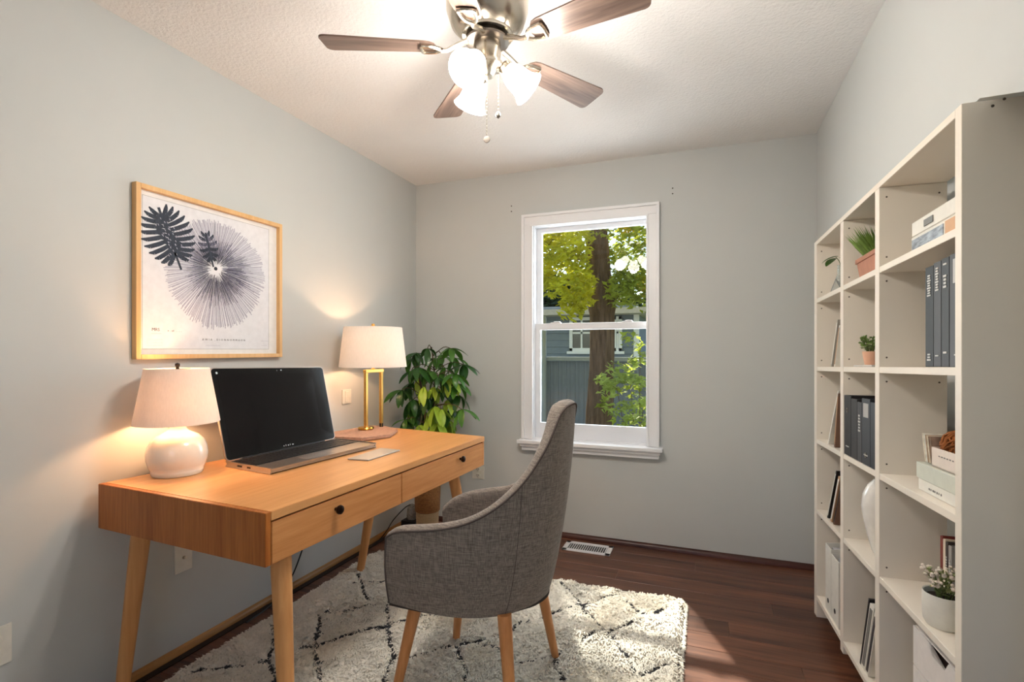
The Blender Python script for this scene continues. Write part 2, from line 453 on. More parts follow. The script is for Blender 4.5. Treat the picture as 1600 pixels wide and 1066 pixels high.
ga, gb = at(938, 452, Y=13.2), at(1006, 500, Y=13.2)
bm = NB(); prism(bm, [(ga.x - 2.6, gb.z - .1), (ga.x - 2.6, ga.z - 1.0), (ga.x, ga.z), (gb.x, gb.z), (gb.x, gb.z - .1)], -15.6, -13.2, Matrix(((1, 0, 0, 0), (0, 0, -1, 0), (0, 1, 0, 0), (0, 0, 0, 1))))
obj('roof', bm, ROOFM, house)
# leaves: small folded blades scattered in clumps, one joined mesh per crown
def foliage(bm, clumps, size, seed, per):
    rnd = random.Random(seed)
    for (cx, cy, cz, rad) in clumps:
        for _ in range(per):
            while True:
                p = Vector((rnd.uniform(-1, 1), rnd.uniform(-1, 1), rnd.uniform(-1, 1)))
                if p.length < 1: break
            p = Vector((cx, cy, cz)) + p * rad
            s = size * rnd.uniform(.6, 1.25)
            M = Matrix.Translation(p) @ Euler((rnd.uniform(-.9, .9), rnd.uniform(-.9, .9), rnd.uniform(0, 6.28))).to_matrix().to_4x4()
            q = [bm.verts.new(M @ Vector(v)) for v in ((0, -s, 0), (s * .5, -s * .1, s * .12), (s * .18, s * .25, 0.02 * s), (0, s, -s * .2), (-s * .18, s * .25, .02 * s), (-s * .5, -s * .1, s * .12))]
            bm.faces.new((q[0], q[1], q[2], q[3])); bm.faces.new((q[0], q[3], q[4], q[5]))
BARK = mat('bark', (118, 93, 76), .95, spec=.1, bump=(9, 1.0, .03), var=(14, .4), vstretch=(2.2, 2.2, .25))
LEAFY = leafmat('yellow_green_leaf', (228, 222, 70), .6)
LEAFG = leafmat('mid_green_leaf', (186, 194, 80), .55)
LEAFO = leafmat('golden_leaf', (232, 200, 70), .5)
LEAFD = leafmat('dark_green_leaf', (40, 62, 36), .2)
tree = thing('tree', 'thick-trunked yellow-green tree close outside the window', 'tree', (-1.27, 6.5, -.5))
path = [(-1.24, 6.5, -.5), (-1.27, 6.5, .2), (-1.245, 6.5, .75), (-1.22, 6.5, 1.3), (-1.225, 6.5, 1.75), (-1.25, 6.5, 2.1), (-1.29, 6.5, 2.7), (-1.32, 6.52, 3.3), (-1.36, 6.55, 4.6), (-1.3, 6.6, 6.0)]
pp = smoothpath(path, 6)
bm = NB()
rnd = random.Random(5); rows = []
for i, p in enumerate(pp):
    z = p.z; r = .19 if z < .1 else (.175 - .02 * (z - .1) if z < 1.2 else (.155 - .012 * (z - 1.2)))
    if 1.7 < z < 2.15: r += .018
    ring = []
    for k in range(28):
        a = 2 * PI * k / 28
        rr = r * (1 + .05 * math.sin(5 * a + z * 1.3) + .035 * math.sin(9 * a - z * 2) + rnd.uniform(-.02, .02))
        ring.append(bm.verts.new(p + Vector((rr * math.cos(a), rr * math.sin(a), 0))))
    rows.append(ring)
grid_faces(bm, rows, True); obj('trunk', bm, BARK, tree, True)
for bp_ in ([(-1.3, 6.5, 2.3), (-1.7, 6.3, 2.5), (-2.3, 6.1, 2.75)], [(-1.25, 6.5, 1.9), (-1.5, 6.4, 2.0), (-1.75, 6.35, 2.25)], [(-1.3, 6.5, 2.9), (-.8, 6.4, 3.0), (-.2, 6.2, 3.4)],
            [(-1.2, 6.5, 1.8), (-.95, 6.45, 1.95), (-.7, 6.4, 2.15)], [(-1.34, 6.5, 3.4), (-2.0, 6.8, 3.9), (-2.9, 7, 4.2)], [(-1.34, 6.5, 3.6), (-.9, 6.0, 4.1), (-.3, 5.6, 4.6)]):
    q = smoothpath(bp_, 5); bm = NB(); tube(bm, q, [.032 * (1 - .75 * i / len(q)) for i in range(len(q))], 7); obj('branch', bm, BARK, tree, True)
rnd = random.Random(11)
def clumps_px(lst, ys, rad):
    o = []
    for x, y in lst:
        Yv = rnd.uniform(*ys); p = at(x, y, Y=Yv); o.append((p.x, p.y, p.z, rad * rnd.uniform(.8, 1.2)))
    return o
left = [(850, 372), (868, 365), (890, 360), (905, 372), (850, 395), (872, 398), (893, 392), (852, 420), (872, 420), (892, 425), (908, 425), (850, 440), (870, 448), (890, 450), (905, 452), (898, 470), (893, 480), (915, 440), (840, 410), (835, 380), (838, 440), (905, 400), (880, 376), (912, 462)]
bm = NB(); foliage(bm, clumps_px(left, (5.6, 6.3), .17), .06, 1, 85); f1 = obj('foliage', bm, LEAFY, tree); f1['kind'] = 'stuff'
f1['label'] = 'bright yellow-green leaves'
right = [(962, 372), (980, 352), (965, 400), (985, 390), (1005, 375), (960, 425), (980, 420), (1000, 415), (965, 445), (985, 445), (1005, 440), (995, 460), (975, 462), (1005, 400), (955, 355), (1012, 470), (860, 352), (915, 350), (970, 410), (990, 372), (1000, 430), (972, 435), (958, 395), (990, 440), (1008, 425), (966, 458)]
bm = NB(); foliage(bm, clumps_px(right, (5.9, 7.2), .17), .05, 2, 75); f2 = obj('foliage', bm, LEAFG, tree); f2['kind'] = 'stuff'
gold = [(985, 350), (1006, 446)]
bm = NB(); foliage(bm, clumps_px(gold, (5.8, 6.4), .13), .05, 3, 50); f3 = obj('foliage', bm, LEAFO, tree); f3['kind'] = 'stuff'; f3['label'] = 'golden leaves'
# crown above the view (it shades the wall and lets specks of sun through)
cr = []
for i in range(150):
    cr.append((rnd.uniform(-4.4, 1.6), rnd.uniform(5.6, 8.2), rnd.uniform(3.0, 6.2), rnd.uniform(.3, .5)))
for i in range(40):
    cr.append((rnd.uniform(-4.5, -2.3), rnd.uniform(5.6, 7.5), rnd.uniform(2.0, 3.6), .35))
for i in range(26):
    cr.append((rnd.uniform(-.55, 1.4), rnd.uniform(5.8, 7.5), rnd.uniform(1.9, 3.6), .35))
# the crown is thin where specks of sun reach the floor
_p = Vector((-.04, 2.25, 0))
cr = [c for c in cr if (Vector(c[:3]) - _p).cross(SUNDIR).length > c[3] - .13]
bm = NB(); foliage(bm, cr, .07, 4, 120); f4 = obj('foliage', bm, LEAFY, tree); f4['kind'] = 'stuff'

hedge = thing('hedge', 'dark green hedge trees beyond the neighbouring roof, left of the trunk', 'hedge', (-3.2, 14, -.5))
bm = NB()
for hx in (-7, -5.2, -3.6, -2.4, -.6, 1.0): tube(bm, [(hx, 18, -.5), (hx, 18, 1.6)], .12, 8)
obj('trunk', bm, BARK, hedge)
cl = [(rnd.uniform(-8.5, 2.5), rnd.uniform(17.2, 19), rnd.uniform(.6, 3.3), .7) for i in range(150)]
bm = NB(); foliage(bm, cl, .26, 6, 130); f5 = obj('foliage', bm, LEAFD, hedge); f5['kind'] = 'stuff'

shrub = thing('shrub', 'young shrub with pale yellow-green leaves before the fence, right of the trunk', 'shrub', (-.72, 6.0, -.5))
bm = NB()
for tip in [(955, 560), (1000, 545), (985, 600), (1005, 640)]:
    p = at(tip[0], tip[1], Y=5.8 + rnd.uniform(-.3, .3)); q = smoothpath([(-.66, 6.0, -.5), (-.72 + (p.x + .72) * .4, 5.95, .2), p], 5)
    tube(bm, q, [.006 * (1 - .6 * i / len(q)) for i in range(len(q))], 6)
obj('stem', bm, BARK, shrub)
sp = [(950, 598), (965, 592), (975, 586), (985, 590), (995, 600), (1000, 625), (985, 632), (972, 640), (990, 645), (1005, 630), (955, 640), (980, 655), (1000, 655), (948, 610), (1008, 560), (990, 565), (960, 575), (940, 590)]
bm = NB(); foliage(bm, clumps_px(sp, (5.5, 6.2), .085), .062, 8, 17); f6 = obj('foliage', bm, leafmat('shrub_leaf', (186, 196, 104), .45), shrub); f6['kind'] = 'stuff'
sp = [(985, 575), (1005, 600), (945, 630), (965, 665), (1000, 670), (985, 610), (965, 610), (1010, 640), (1002, 540), (980, 530)]
bm = NB(); foliage(bm, clumps_px(sp, (5.8, 6.5), .11), .055, 9, 18); f7 = obj('foliage', bm, LEAFG, shrub); f7['kind'] = 'stuff'

# ================================================================== WALL PLATES, VENT
def outlet_plate(name, label, cat, p, axis, w_, h_, kind_):
    """axis 'X': plate on the left wall facing +X; axis 'Y': on the back wall facing -Y"""
    t = thing(name, label, cat, p)
    if axis == 'X': M = Matrix.Translation(p) @ Matrix(((0, 0, 1, 0), (1, 0, 0, 0), (0, 1, 0, 0), (0, 0, 0, 1)))
    else: M = Matrix.Translation(p) @ Matrix(((-1, 0, 0, 0), (0, 0, -1, 0), (0, 1, 0, 0), (0, 0, 0, 1)))
    bm = NB(); box(bm, (-w_ / 2, -h_ / 2, 0), (w_ / 2, h_ / 2, .006), .0025, M); obj('plate', bm, PLATE, t)
    if kind_ == 'duplex':
        for zz in (-.021, .021):
            bm = NB(); lathe(bm, [(.0165, .005), (.0165, .0085), (.015, .0092)], 0, zz, 20, M); s = obj('socket', bm, PLATE, t, True)
            bm = NB()
            for sx, sw in ((-.0065, .0018), (.0065, .0018)): box(bm, (sx - sw, zz - .001, .009), (sx + sw, zz + .008, .0096), 0, M)
            lathe(bm, [(.0026, .009), (.0026, .0096)], 0, zz - .008, 8, M); obj('slot', bm, BLACKP, s)
    elif kind_ == 'cable':
        bm = NB(); lathe(bm, [(.007, .005), (.007, .009), (.0045, .009), (.0045, .017)], 0, 0, 14, M); obj('cable_jack', bm, NICKEL, t, True)
    elif kind_ == 'decor':
        bm = NB(); box(bm, (-.017, -.033, .004), (.017, .033, .0085), .002, M); s = obj('rocker', bm, PLATE, t)
    return t
outlet_plate('outlet', 'ivory double outlet low on the left wall, left of every desk leg', 'outlet', (XL, .885, .336), 'X', .078, .118, 'duplex')
outlet_plate('cable_plate', 'small ivory cable jack plate under the near end of the desk', 'wall plate', (XL, 1.475, .385), 'X', .075, .115, 'cable')
outlet_plate('outlet', 'ivory outlet low on the left wall holding a small black plug', 'outlet', (XL, 2.062, .235), 'X', .07, .115, 'duplex')
outlet_plate('outlet', 'ivory outlet plate on the left wall beside the brass lamp posts', 'outlet', (XL, 2.49, .953), 'X', .078, .085, 'decor')
outlet_plate('outlet', 'white outlet on the back wall under the far desk corner', 'outlet', (-1.485, YB, .372), 'Y', .09, .09, 'duplex')
t = thing('power_plug', 'small black plug in the low outlet right of the front desk leg', 'plug', (XL + .012, 2.08, .21))
bm = NB(); box(bm, (XL + .0095, 2.068, .200), (XL + .036, 2.092, .222), .006); obj('plug_body', bm, BLACKP, t)

t = thing('floor_vent', 'white slotted metal floor register near the back wall, right of the chair', 'vent', (-.675, 3.12, 0))
v0, v1, u0, u1 = 3.05, 3.20, -.825, -.53
bm = NB()
box(bm, (u0, v0, .0005), (u0 + .03, v1, .006), .0015); box(bm, (u1 - .03, v0, .0005), (u1, v1, .006), .0015)
box(bm, (u0, v0, .0005), (u1, v0 + .028, .006), .0015); box(bm, (u0, v1 - .028, .0005), (u1, v1, .006), .0015)
obj('frame', bm, VINYL, t)
bm = NB(); box(bm, (u0 + .02, v0 + .02, .0003), (u1 - .02, v1 - .02, .0012)); obj('duct_opening', bm, BLACKP, t)
bm = NB(); box(bm, (-.0024, -.049, .0013), (.0024, .049, .0034), .0005, seg=1); me = bpy.data.meshes.new('slat'); bm.to_mesh(me); bm.free(); me.materials.append(VINYL)
for i in range(17):
    o = bpy.data.objects.new('slat', me); C.objects.link(o); o.parent = t; o.location = (u0 + .038 + i * .0138 - t.location.x, (v0 + v1) / 2 - t.location.y, 0)

# ================================================================== RUG
import numpy as np
rx0, rx1, ry0, ry1 = -1.835, -.092, .62, 2.575
lines_px = [
 [(296, 1050), (345, 1043), (416, 1034), (428, 996)], [(416, 1034), (432, 1066)], [(428, 996), (424, 975)],
 [(600, 980), (550, 990), (488, 1012), (497, 985), (500, 960), (540, 953), (584, 944)], [(488, 1012), (492, 1040), (500, 1066)], [(488, 1012), (470, 1015)],
 [(560, 898), (566, 920), (576, 938)], [(545, 911), (600, 908)],
 [(606, 938), (604, 980), (612, 1024), (600, 1066)], [(604, 976), (640, 970), (664, 964), (708, 960), (740, 950)],
 [(612, 1030), (647, 1026), (690, 1014), (714, 1009), (730, 1002), (760, 998), (785, 993)], [(714, 1009), (720, 1030), (727, 1066)], [(785, 993), (808, 977), (831, 969), (856, 959), (885, 952), (910, 946)],
 [(877, 912), (892, 928), (902, 938), (910, 946), (928, 970), (944, 988)], [(910, 946), (935, 937), (965, 931), (978, 942), (998, 959), (1020, 960), (1040, 951)],
 [(944, 988), (975, 978), (998, 967)], [(944, 988), (965, 1006), (977, 1026), (998, 1060)], [(944, 988), (925, 990), (908, 1004)],
 [(998, 1060), (1020, 1050), (1040, 1040), (1060, 1038)], [(869, 1024), (872, 1045), (878, 1066)], [(785, 1040), (810, 1038), (869, 1024), (885, 1012), (908, 1004)], [(714, 1009), (745, 1001), (785, 1020)]]
segs = []
for ln in lines_px:
    w_ = [at(x, y, Z=.035) for x, y in ln]
    for a, b in zip(w_, w_[1:]): segs.append((a.x, a.y, b.x, b.y))
# the part nearer than the frame carries the same trellis
for i in range(5):
    x = rx0 + .12 + i * .36
    for yy in (.66, 1.0):
        if yy + .34 < 1.32 or True:
            if yy < 1.0 or i > 9: pass
            segs.append((x, yy, x + .18, yy + .17)); segs.append((x + .18, yy + .17, x + .36, yy)); segs.append((x, yy, x + .18, yy - .17)); segs.append((x + .18, yy - .17, x + .36, yy))
segs = [s for s in segs]
rs = np.random.RandomState(4)
def noise2(shape, cell, rs):
    h, w_ = shape; gh, gw = int(h / cell) + 3, int(w_ / cell) + 3
    g = rs.rand(gh, gw); yy = np.arange(h) / cell; xx = np.arange(w_) / cell
    y0_ = yy.astype(int); x0_ = xx.astype(int); fy = (yy - y0_)[:, None]; fx = (xx - x0_)[None, :]
    fy = fy * fy * (3 - 2 * fy); fx = fx * fx * (3 - 2 * fx)
    return g[y0_][:, x0_] * (1 - fy) * (1 - fx) + g[y0_ + 1][:, x0_] * fy * (1 - fx) + g[y0_][:, x0_ + 1] * (1 - fy) * fx + g[y0_ + 1][:, x0_ + 1] * fy * fx
st = .005
nx = int((rx1 - rx0) / st); ny = int((ry1 - ry0) / st)
gx, gy = np.meshgrid(np.linspace(rx0, rx1, nx), np.linspace(ry0, ry1, ny))
wob = .02
dx_ = (noise2((ny, nx), 14, rs) - .5) * wob; dy_ = (noise2((ny, nx), 14, rs) - .5) * wob
def linedist(px, py):
    d = np.full(px.shape, 9.)
    for (ax, ay, bx, by) in segs:
        vx, vy = bx - ax, by - ay; L2 = vx * vx + vy * vy + 1e-9
        t = np.clip(((px - ax) * vx + (py - ay) * vy) / L2, 0, 1)
        d = np.minimum(d, np.hypot(px - ax - t * vx, py - ay - t * vy))
    return d
D = linedist(gx + dx_, gy + dy_)
n1 = noise2((ny, nx), 3, rs); n2 = noise2((ny, nx), 9, rs); n3 = noise2((ny, nx), 40, rs)
edge = np.minimum(np.minimum(gx - rx0, rx1 - gx), np.minimum(gy - ry0, ry1 - gy))
groove = np.exp(-(D / .012) ** 2)
hgt = .024 + .010 * n1 + .012 * n2 + .006 * n3 - .010 * groove
hgt *= np.clip(edge / .02, 0, 1) ** .4
jx = (noise2((ny, nx), 4, rs) - .5) * .010; jy = (noise2((ny, nx), 4, rs) - .5) * .010
eX = (edge < .012) * (noise2((ny, nx), 5, rs) - .5) * .02
co = np.stack([gx + jx + eX, gy + jy + eX, np.maximum(hgt, .004)], -1).reshape(-1, 3)
idx = np.arange(nx * ny).reshape(ny, nx)
faces = np.stack([idx[:-1, :-1], idx[:-1, 1:], idx[1:, 1:], idx[1:, :-1]], -1).reshape(-1, 4)
dash = noise2((ny, nx), 3.2, rs)
lw = .0085 * (.45 + 1.0 * dash)
dark = ((D < lw) & (dash > .30)).astype(float)
colr = np.stack([.84 - .0 * n1, .785 - .0 * n1, .69 - .0 * n1], -1) * (.93 + .14 * n2[..., None])
warm = np.clip((n3 - .6) * 2.5, 0, 1)[..., None]
colr = colr * (1 - warm * np.array([.02, .07, .16]))
colr = colr * (1 - dark[..., None]) + np.array([.035, .033, .036]) * dark[..., None]
def np_mesh(name, co, faces, col, m, parent):
    me = bpy.data.meshes.new(name); k = faces.shape[1]
    me.vertices.add(len(co)); me.vertices.foreach_set('co', co.astype('f').ravel())
    me.loops.add(faces.size); me.loops.foreach_set('vertex_index', faces.astype('i').ravel())
    me.polygons.add(len(faces)); me.polygons.foreach_set('loop_start', np.arange(0, faces.size, k, dtype='i'))
    me.update(calc_edges=True)
    me.polygons.foreach_set('use_smooth', np.ones(len(faces), dtype=bool))
    at_ = me.color_attributes.new('yarn', 'FLOAT_COLOR', 'POINT')
    at_.data.foreach_set('color', np.concatenate([col, np.ones((len(col), 1))], 1).astype('f').ravel())
    me.materials.append(m); o = bpy.data.objects.new(name, me); C.objects.link(o); o.parent = parent; return o
YARN = bpy.data.materials.new('wool_yarn'); YARN.use_nodes = True
n = YARN.node_tree.nodes; l = YARN.node_tree.links; b = n['Principled BSDF']; b.inputs['Roughness'].default_value = .95; b.inputs['Specular IOR Level'].default_value = .1
ca = n.new('ShaderNodeAttribute'); ca.attribute_name = 'yarn'; l.new(ca.outputs['Color'], b.inputs['Base Color'])
b.inputs['Sheen Weight'].default_value = .3
rug = thing('shag_rug', 'cream shag rug with a dark dashed diamond pattern under desk and chair', 'rug', ((rx0 + rx1) / 2, 1.6, 0))
off = np.array([(rx0 + rx1) / 2, 1.6, 0])
np_mesh('woven_base', co - off, faces, colr.reshape(-1, 3), YARN, rug)
# tufts of pile
NT = 70000
tx = rs.uniform(rx0, rx1, NT); ty = rs.uniform(ry0, ry1, NT)
# extra around the edge
ne = 6000; side = rs.randint(0, 4, ne); tt = rs.rand(ne)
ex = np.where(side == 0, rx0, np.where(side == 1, rx1, rx0 + tt * (rx1 - rx0))); ey = np.where(side == 2, ry0, np.where(side == 3, ry1, ry0 + tt * (ry1 - ry0)))
tx = np.concatenate([tx, ex]); ty = np.concatenate([ty, ey]); NT += ne
ii = np.clip(((ty - ry0) / (ry1 - ry0) * (ny - 1)).astype(int), 0, ny - 1); jj = np.clip(((tx - rx0) / (rx1 - rx0) * (nx - 1)).astype(int), 0, nx - 1)
hz = hgt[ii, jj]; tc_ = colr[ii, jj] * rs.uniform(.9, 1.08, (NT, 1))
hz[-ne:] = .012
ang = n3[ii, jj] * 9 + rs.uniform(-1.2, 1.2, NT); ln_ = rs.uniform(.012, .024, NT)
ang[-ne:] = np.where(side == 0, PI, np.where(side == 1, 0, np.where(side == 2, -PI / 2, PI / 2))) + rs.uniform(-.7, .7, ne)
lx, ly = np.cos(ang), np.sin(ang); wd = .0028
b0 = np.stack([tx - ly * wd, ty + lx * wd, hz - .004], -1); b1 = np.stack([tx + ly * wd, ty - lx * wd, hz - .004], -1)
m0 = np.stack([tx + lx * ln_ * .5 - ly * wd, ty + ly * ln_ * .5 + lx * wd, hz + .005], -1); m1 = np.stack([tx + lx * ln_ * .5 + ly * wd, ty + ly * ln_ * .5 - lx * wd, hz + .005], -1)
t0 = np.stack([tx + lx * ln_, ty + ly * ln_, hz + rs.uniform(-.003, .004, NT)], -1)
co = np.stack([b0, b1, m0, m1, t0], 1).reshape(-1, 3); bi = np.arange(NT)[:, None] * 5
fa = np.concatenate([bi + np.array([[0, 1, 3]]), bi + np.array([[0, 3, 2]]), bi + np.array([[2, 3, 4]])], 0)
co[:, 2] = np.maximum(co[:, 2], .003)
pile = np_mesh('pile', co - off, fa, np.repeat(tc_, 5, axis=0), YARN, rug); pile['kind'] = 'stuff'

# ================================================================== DESK
DF0, DB0, DF1, DB1 = Vector((-1.150, 1.095)), Vector((-1.945, 1.139)), Vector((-1.095, 2.491)), Vector((-1.775, 2.588))
def DM(u, v, z):
    p = (DF0 * (1 - u) + DF1 * u) * (1 - v) + (DB0 * (1 - u) + DB1 * u) * v
    return Vector((p.x, p.y, z))
def dbox(bm, u0, u1, v0, v1, z0, z1, bev=.0015):
    vs = box(bm, (u0, v0, z0), (u1, v1, z1), 0)
    for v in vs: v.co = DM(v.co.x, v.co.y, v.co.z)
    if bev:
        es = list({e for v in vs for e in v.link_edges}); bmesh.ops.bevel(bm, geom=es, offset=bev, segments=2, affect='EDGES')
desk = thing('desk', 'light oak writing desk with two drawers and round tapered legs', 'desk', (-1.5, 1.85, 0))
ZB, ZT = .618, .77
bm = NB(); dbox(bm, .014, 1, 0, 1, ZT - .026, ZT); obj('top', bm, DESKT, desk)
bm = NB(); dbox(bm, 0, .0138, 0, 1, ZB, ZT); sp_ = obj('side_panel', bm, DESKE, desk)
bm = NB(); dbox(bm, .986, 1, .004, 1, ZB, ZT - .0265); obj('side_panel', bm, DESKW, desk)
bm = NB(); dbox(bm, .014, .986, .97, .995, ZB, ZT - .0265); obj('back_panel', bm, DESKW, desk)
bm = NB(); dbox(bm, .014, .986, .03, .97, ZB, ZB + .015); obj('bottom_panel', bm, DESKW, desk)
bm = NB(); dbox(bm, .50 - .006, .50 + .006, .035, .97, ZB + .0155, ZT - .0265); obj('divider', bm, DESKW, desk)
UD = .466
for (ua, ub, kp) in ((.0165, UD - .0015, .2), (UD + .0015, .9845, .808)):
    bm = NB(); dbox(bm, ua, ub, .002, .026, ZB, ZT - .0315, .002); dr = obj('drawer', bm, DESKW, desk)
    kc = DM(kp, .002, .703)
    out_ = Vector((.999, -.04, 0)).normalized()
    M = Matrix.Translation(kc) @ out_.to_track_quat('Z', 'Y').to_matrix().to_4x4()
    bm = NB(); lathe(bm, [(.0, -.002), (.006, -.001), (.0055, .009), (.013, .0125), (.0155, .018), (.014, .024), (.008, .027), (0, .0275)], seg=20, M=M); obj('knob', bm, mat('dark_bronze', (52, 34, 26), .28, .8), dr, True)
def tleg(bm, a, b, r0, r1, seg=20):
    a = Vector(a); b = Vector(b); pts = [a.lerp(b, t) for t in (0, .25, .5, .75, 1)]
    rows = [[bm.verts.new(p + Vector((r_ * math.cos(2 * PI * k / seg), r_ * math.sin(2 * PI * k / seg), 0))) for k in range(seg)] for p, r_ in zip(pts, [r0 + (r1 - r0) * t for t in (0, .25, .5, .75, 1)])]
    grid_faces(bm, rows, True); bm.faces.new(rows[0]); bm.faces.new(rows[-1])
zr = .030
for a, b in (((-1.205, 1.205, ZB), (-1.125, 1.155, zr - .006)), ((-1.845, 1.22, ZB), (-1.875, 1.165, .001)), ((-1.665, 2.35, ZB), (-1.745, 2.30, zr)), ((-1.22, 2.36, ZB), (-1.13, 2.42, zr))):
    bm = NB(); tleg(bm, a, b, .031, .020); lg = obj('leg', bm, LEGW, desk, True)
    bm = NB(); lathe(bm, [(.036, ZB - .006), (.036, ZB - .0005)], a[0], a[1], 20); obj('mount', bm, BLACKM, lg)

# ================================================================== LAMPS
def shade_mat(name, rgb, tr):
    m = bpy.data.materials.new(name); m.use_nodes = True; n = m.node_tree.nodes; l = m.node_tree.links
    n.remove(n['Principled BSDF'])
    tc = n.new('ShaderNodeTexCoord'); wv = n.new('ShaderNodeTexNoise'); wv.inputs['Scale'].default_value = 260
    mp = n.new('ShaderNodeMapping'); mp.inputs['Scale'].default_value = (1, 1, .12)
    l.new(tc.outputs['Object'], mp.inputs[0]); l.new(mp.outputs[0], wv.inputs[0])
    mr = n.new('ShaderNodeMapRange'); mr.inputs[3].default_value = .9; mr.inputs[4].default_value = 1.05; l.new(wv.outputs[0], mr.inputs[0])
    vm = n.new('ShaderNodeVectorMath'); vm.operation = 'SCALE'; vm.inputs[0].default_value = lin(rgb)[:3]; l.new(mr.outputs[0], vm.inputs['Scale'])
    d = n.new('ShaderNodeBsdfDiffuse'); t = n.new('ShaderNodeBsdfTranslucent'); l.new(vm.outputs[0], d.inputs[0]); l.new(vm.outputs[0], t.inputs[0])
    mx = n.new('ShaderNodeMixShader'); mx.inputs[0].default_value = tr
    l.new(d.outputs[0], mx.inputs[1]); l.new(t.outputs[0], mx.inputs[2]); l.new(mx.outputs[0], n['Material Output'].inputs[0])
    return m
LINEN = shade_mat('linen_shade', (240, 230, 222), .2)
LINEN2 = shade_mat('white_shade', (246, 242, 238), .24)
BULB = bpy.data.materials.new('lit_bulb'); BULB.use_nodes = True
n = BULB.node_tree.nodes; l = BULB.node_tree.links; n.remove(n['Principled BSDF'])
_a = n.new('ShaderNodeBsdfTransparent'); _e = n.new('ShaderNodeEmission'); _e.inputs[0].default_value = lin((255, 205, 140)); _e.inputs[1].default_value = 6; _s = n.new('ShaderNodeAddShader')
l.new(_a.outputs[0], _s.inputs[0]); l.new(_e.outputs[0], _s.inputs[1]); l.new(_s.outputs[0], n['Material Output'].inputs[0])
def drum_shade(r0, z0, r1, z1, cx, cy):
    bm = NB(); prof = [(r0, z0), (r1, z1), (r1 - .0015, z1), (r0 - .0015, z0)]
    lathe(bm, prof, cx, cy, 48, cap=False)
    return bm
lx_, ly_ = -1.832, 1.338
lamp = thing('table_lamp', 'round cream ceramic table lamp with a linen shade, left of the laptop', 'lamp', (lx_, ly_, ZT))
bm = NB(); lathe(bm, [(.0, .771), (.080, .771), (.083, .775), (.085, .788), (.0845, .790), (.092, .805), (.098, .828), (.099, .850), (.095, .874), (.084, .897), (.066, .914), (.046, .924), (.034, .931), (.028, .941), (.026, .954), (.0, .956)], lx_, ly_, 40)
body = obj('body', bm, CERAM, lamp, True)
bm = NB(); lathe(bm, [(.007, .955), (.007, .958), (.012, .959), (.012, .985), (.008, .99), (.008, 1.0)], lx_, ly_, 16)
obj('socket', bm, BLACKM, lamp, True)
bm = NB(); tube(bm, [(lx_ + .06 * math.cos(a), ly_ + .06 * math.sin(a) * .35, .985 + .17 * math.sin(a / 2 if a <= PI else 0) ** 1) for a in ()] or [(lx_, ly_ - .045, .99), (lx_, ly_ - .055, 1.05), (lx_, ly_ - .035, 1.13), (lx_, ly_, 1.158), (lx_, ly_ + .035, 1.13), (lx_, ly_ + .055, 1.05), (lx_, ly_ + .045, .99)], .0018, 6)
for a in range(3):
    c_, s_ = math.cos(a * 2.094), math.sin(a * 2.094); tube(bm, [(lx_, ly_, 1.157), (lx_ + .1035 * c_, ly_ + .1035 * s_, 1.157)], .0016, 6)
obj('harp', bm, NICKEL, lamp, True)
bm = NB(); lathe(bm, [(0, .998), (.015, 1.0), (.028, 1.03), (.03, 1.05), (.02, 1.075), (0, 1.085)], lx_, ly_, 20); obj('bulb', bm, BULB, lamp, True)
obj('shade', drum_shade(.139, .960, .104, 1.160, lx_, ly_), LINEN, lamp, True)
bm = NB(); lathe(bm, [(.0, 1.158), (.006, 1.159), (.005, 1.165), (.0085, 1.171), (.008, 1.178), (0, 1.182)], lx_, ly_, 14); obj('finial', bm, BLACKM, lamp, True)
point('table_lamp_light', (lx_, ly_, 1.028), 3.5, (1, .53, .26), .02)

kx, ky = -1.752, 2.425
lamp2 = thing('table_lamp', 'brass open-frame table lamp with a white drum shade, right of the laptop', 'lamp', (kx, ky, ZT + .02))
p1 = Vector((-1.757, 2.366)); p2 = Vector((-1.738, 2.482)); zb = ZT + .02
def qtube(bm, a, b, r): tube(bm, [a, b], r, 10)
bm = NB(); box(bm, (-.008, -.009, 0), (.008, .009, .325), .002, Matrix.Translation((p1.x, p1.y, zb))); box(bm, (-.008, -.009, 0), (.008, .009, .325), .002, Matrix.Translation((p2.x, p2.y, zb)))
dvec = (p2 - p1); Lh = dvec.length; rot = Matrix.Rotation(math.atan2(dvec.y, dvec.x), 4, 'Z')
box(bm, (-.011, -.011, .312), (Lh + .011, .011, .33), .003, Matrix.Translation((p1.x, p1.y, zb)) @ rot)
obj('frame', bm, BRASS, lamp2)
bm = NB(); lathe(bm, [(0, zb - .001), (.040, zb), (.044, zb + .006), (.040, zb + .014), (.02, zb + .017), (0, zb + .017)], p1.x, p1.y, 28); obj('base', bm, mat('gold_disc', (214, 160, 70), .22, 1), lamp2, True)
bm = NB(); lathe(bm, [(.011, zb - .001), (.011, zb + .02)], p2.x, p2.y, 12); obj('foot', bm, BLACKM, lamp2)
bm = NB(); lathe(bm, [(.009, zb + .328), (.009, zb + .35), (.014, zb + .352), (.014, zb + .40), (.008, zb + .405)], kx, ky, 16); obj('neck', bm, BRASS, lamp2, True)
bm = NB(); lathe(bm, [(0, 1.195), (.015, 1.2), (.03, 1.23), (.03, 1.25), (.02, 1.27), (0, 1.28)], kx, ky, 20); obj('bulb', bm, BULB, lamp2, True)
bm = NB()
for a in range(3):
    c_, s_ = math.cos(a * 2.094 + .5), math.sin(a * 2.094 + .5); tube(bm, [(kx, ky, 1.352), (kx + .157 * c_, ky + .157 * s_, 1.352)], .0016, 6)
tube(bm, [(kx, ky - .045, 1.19), (kx, ky - .055, 1.25), (kx, ky, 1.352), (kx, ky + .055, 1.25), (kx, ky + .045, 1.19)], .0018, 6)
obj('harp', bm, NICKEL, lamp2, True)
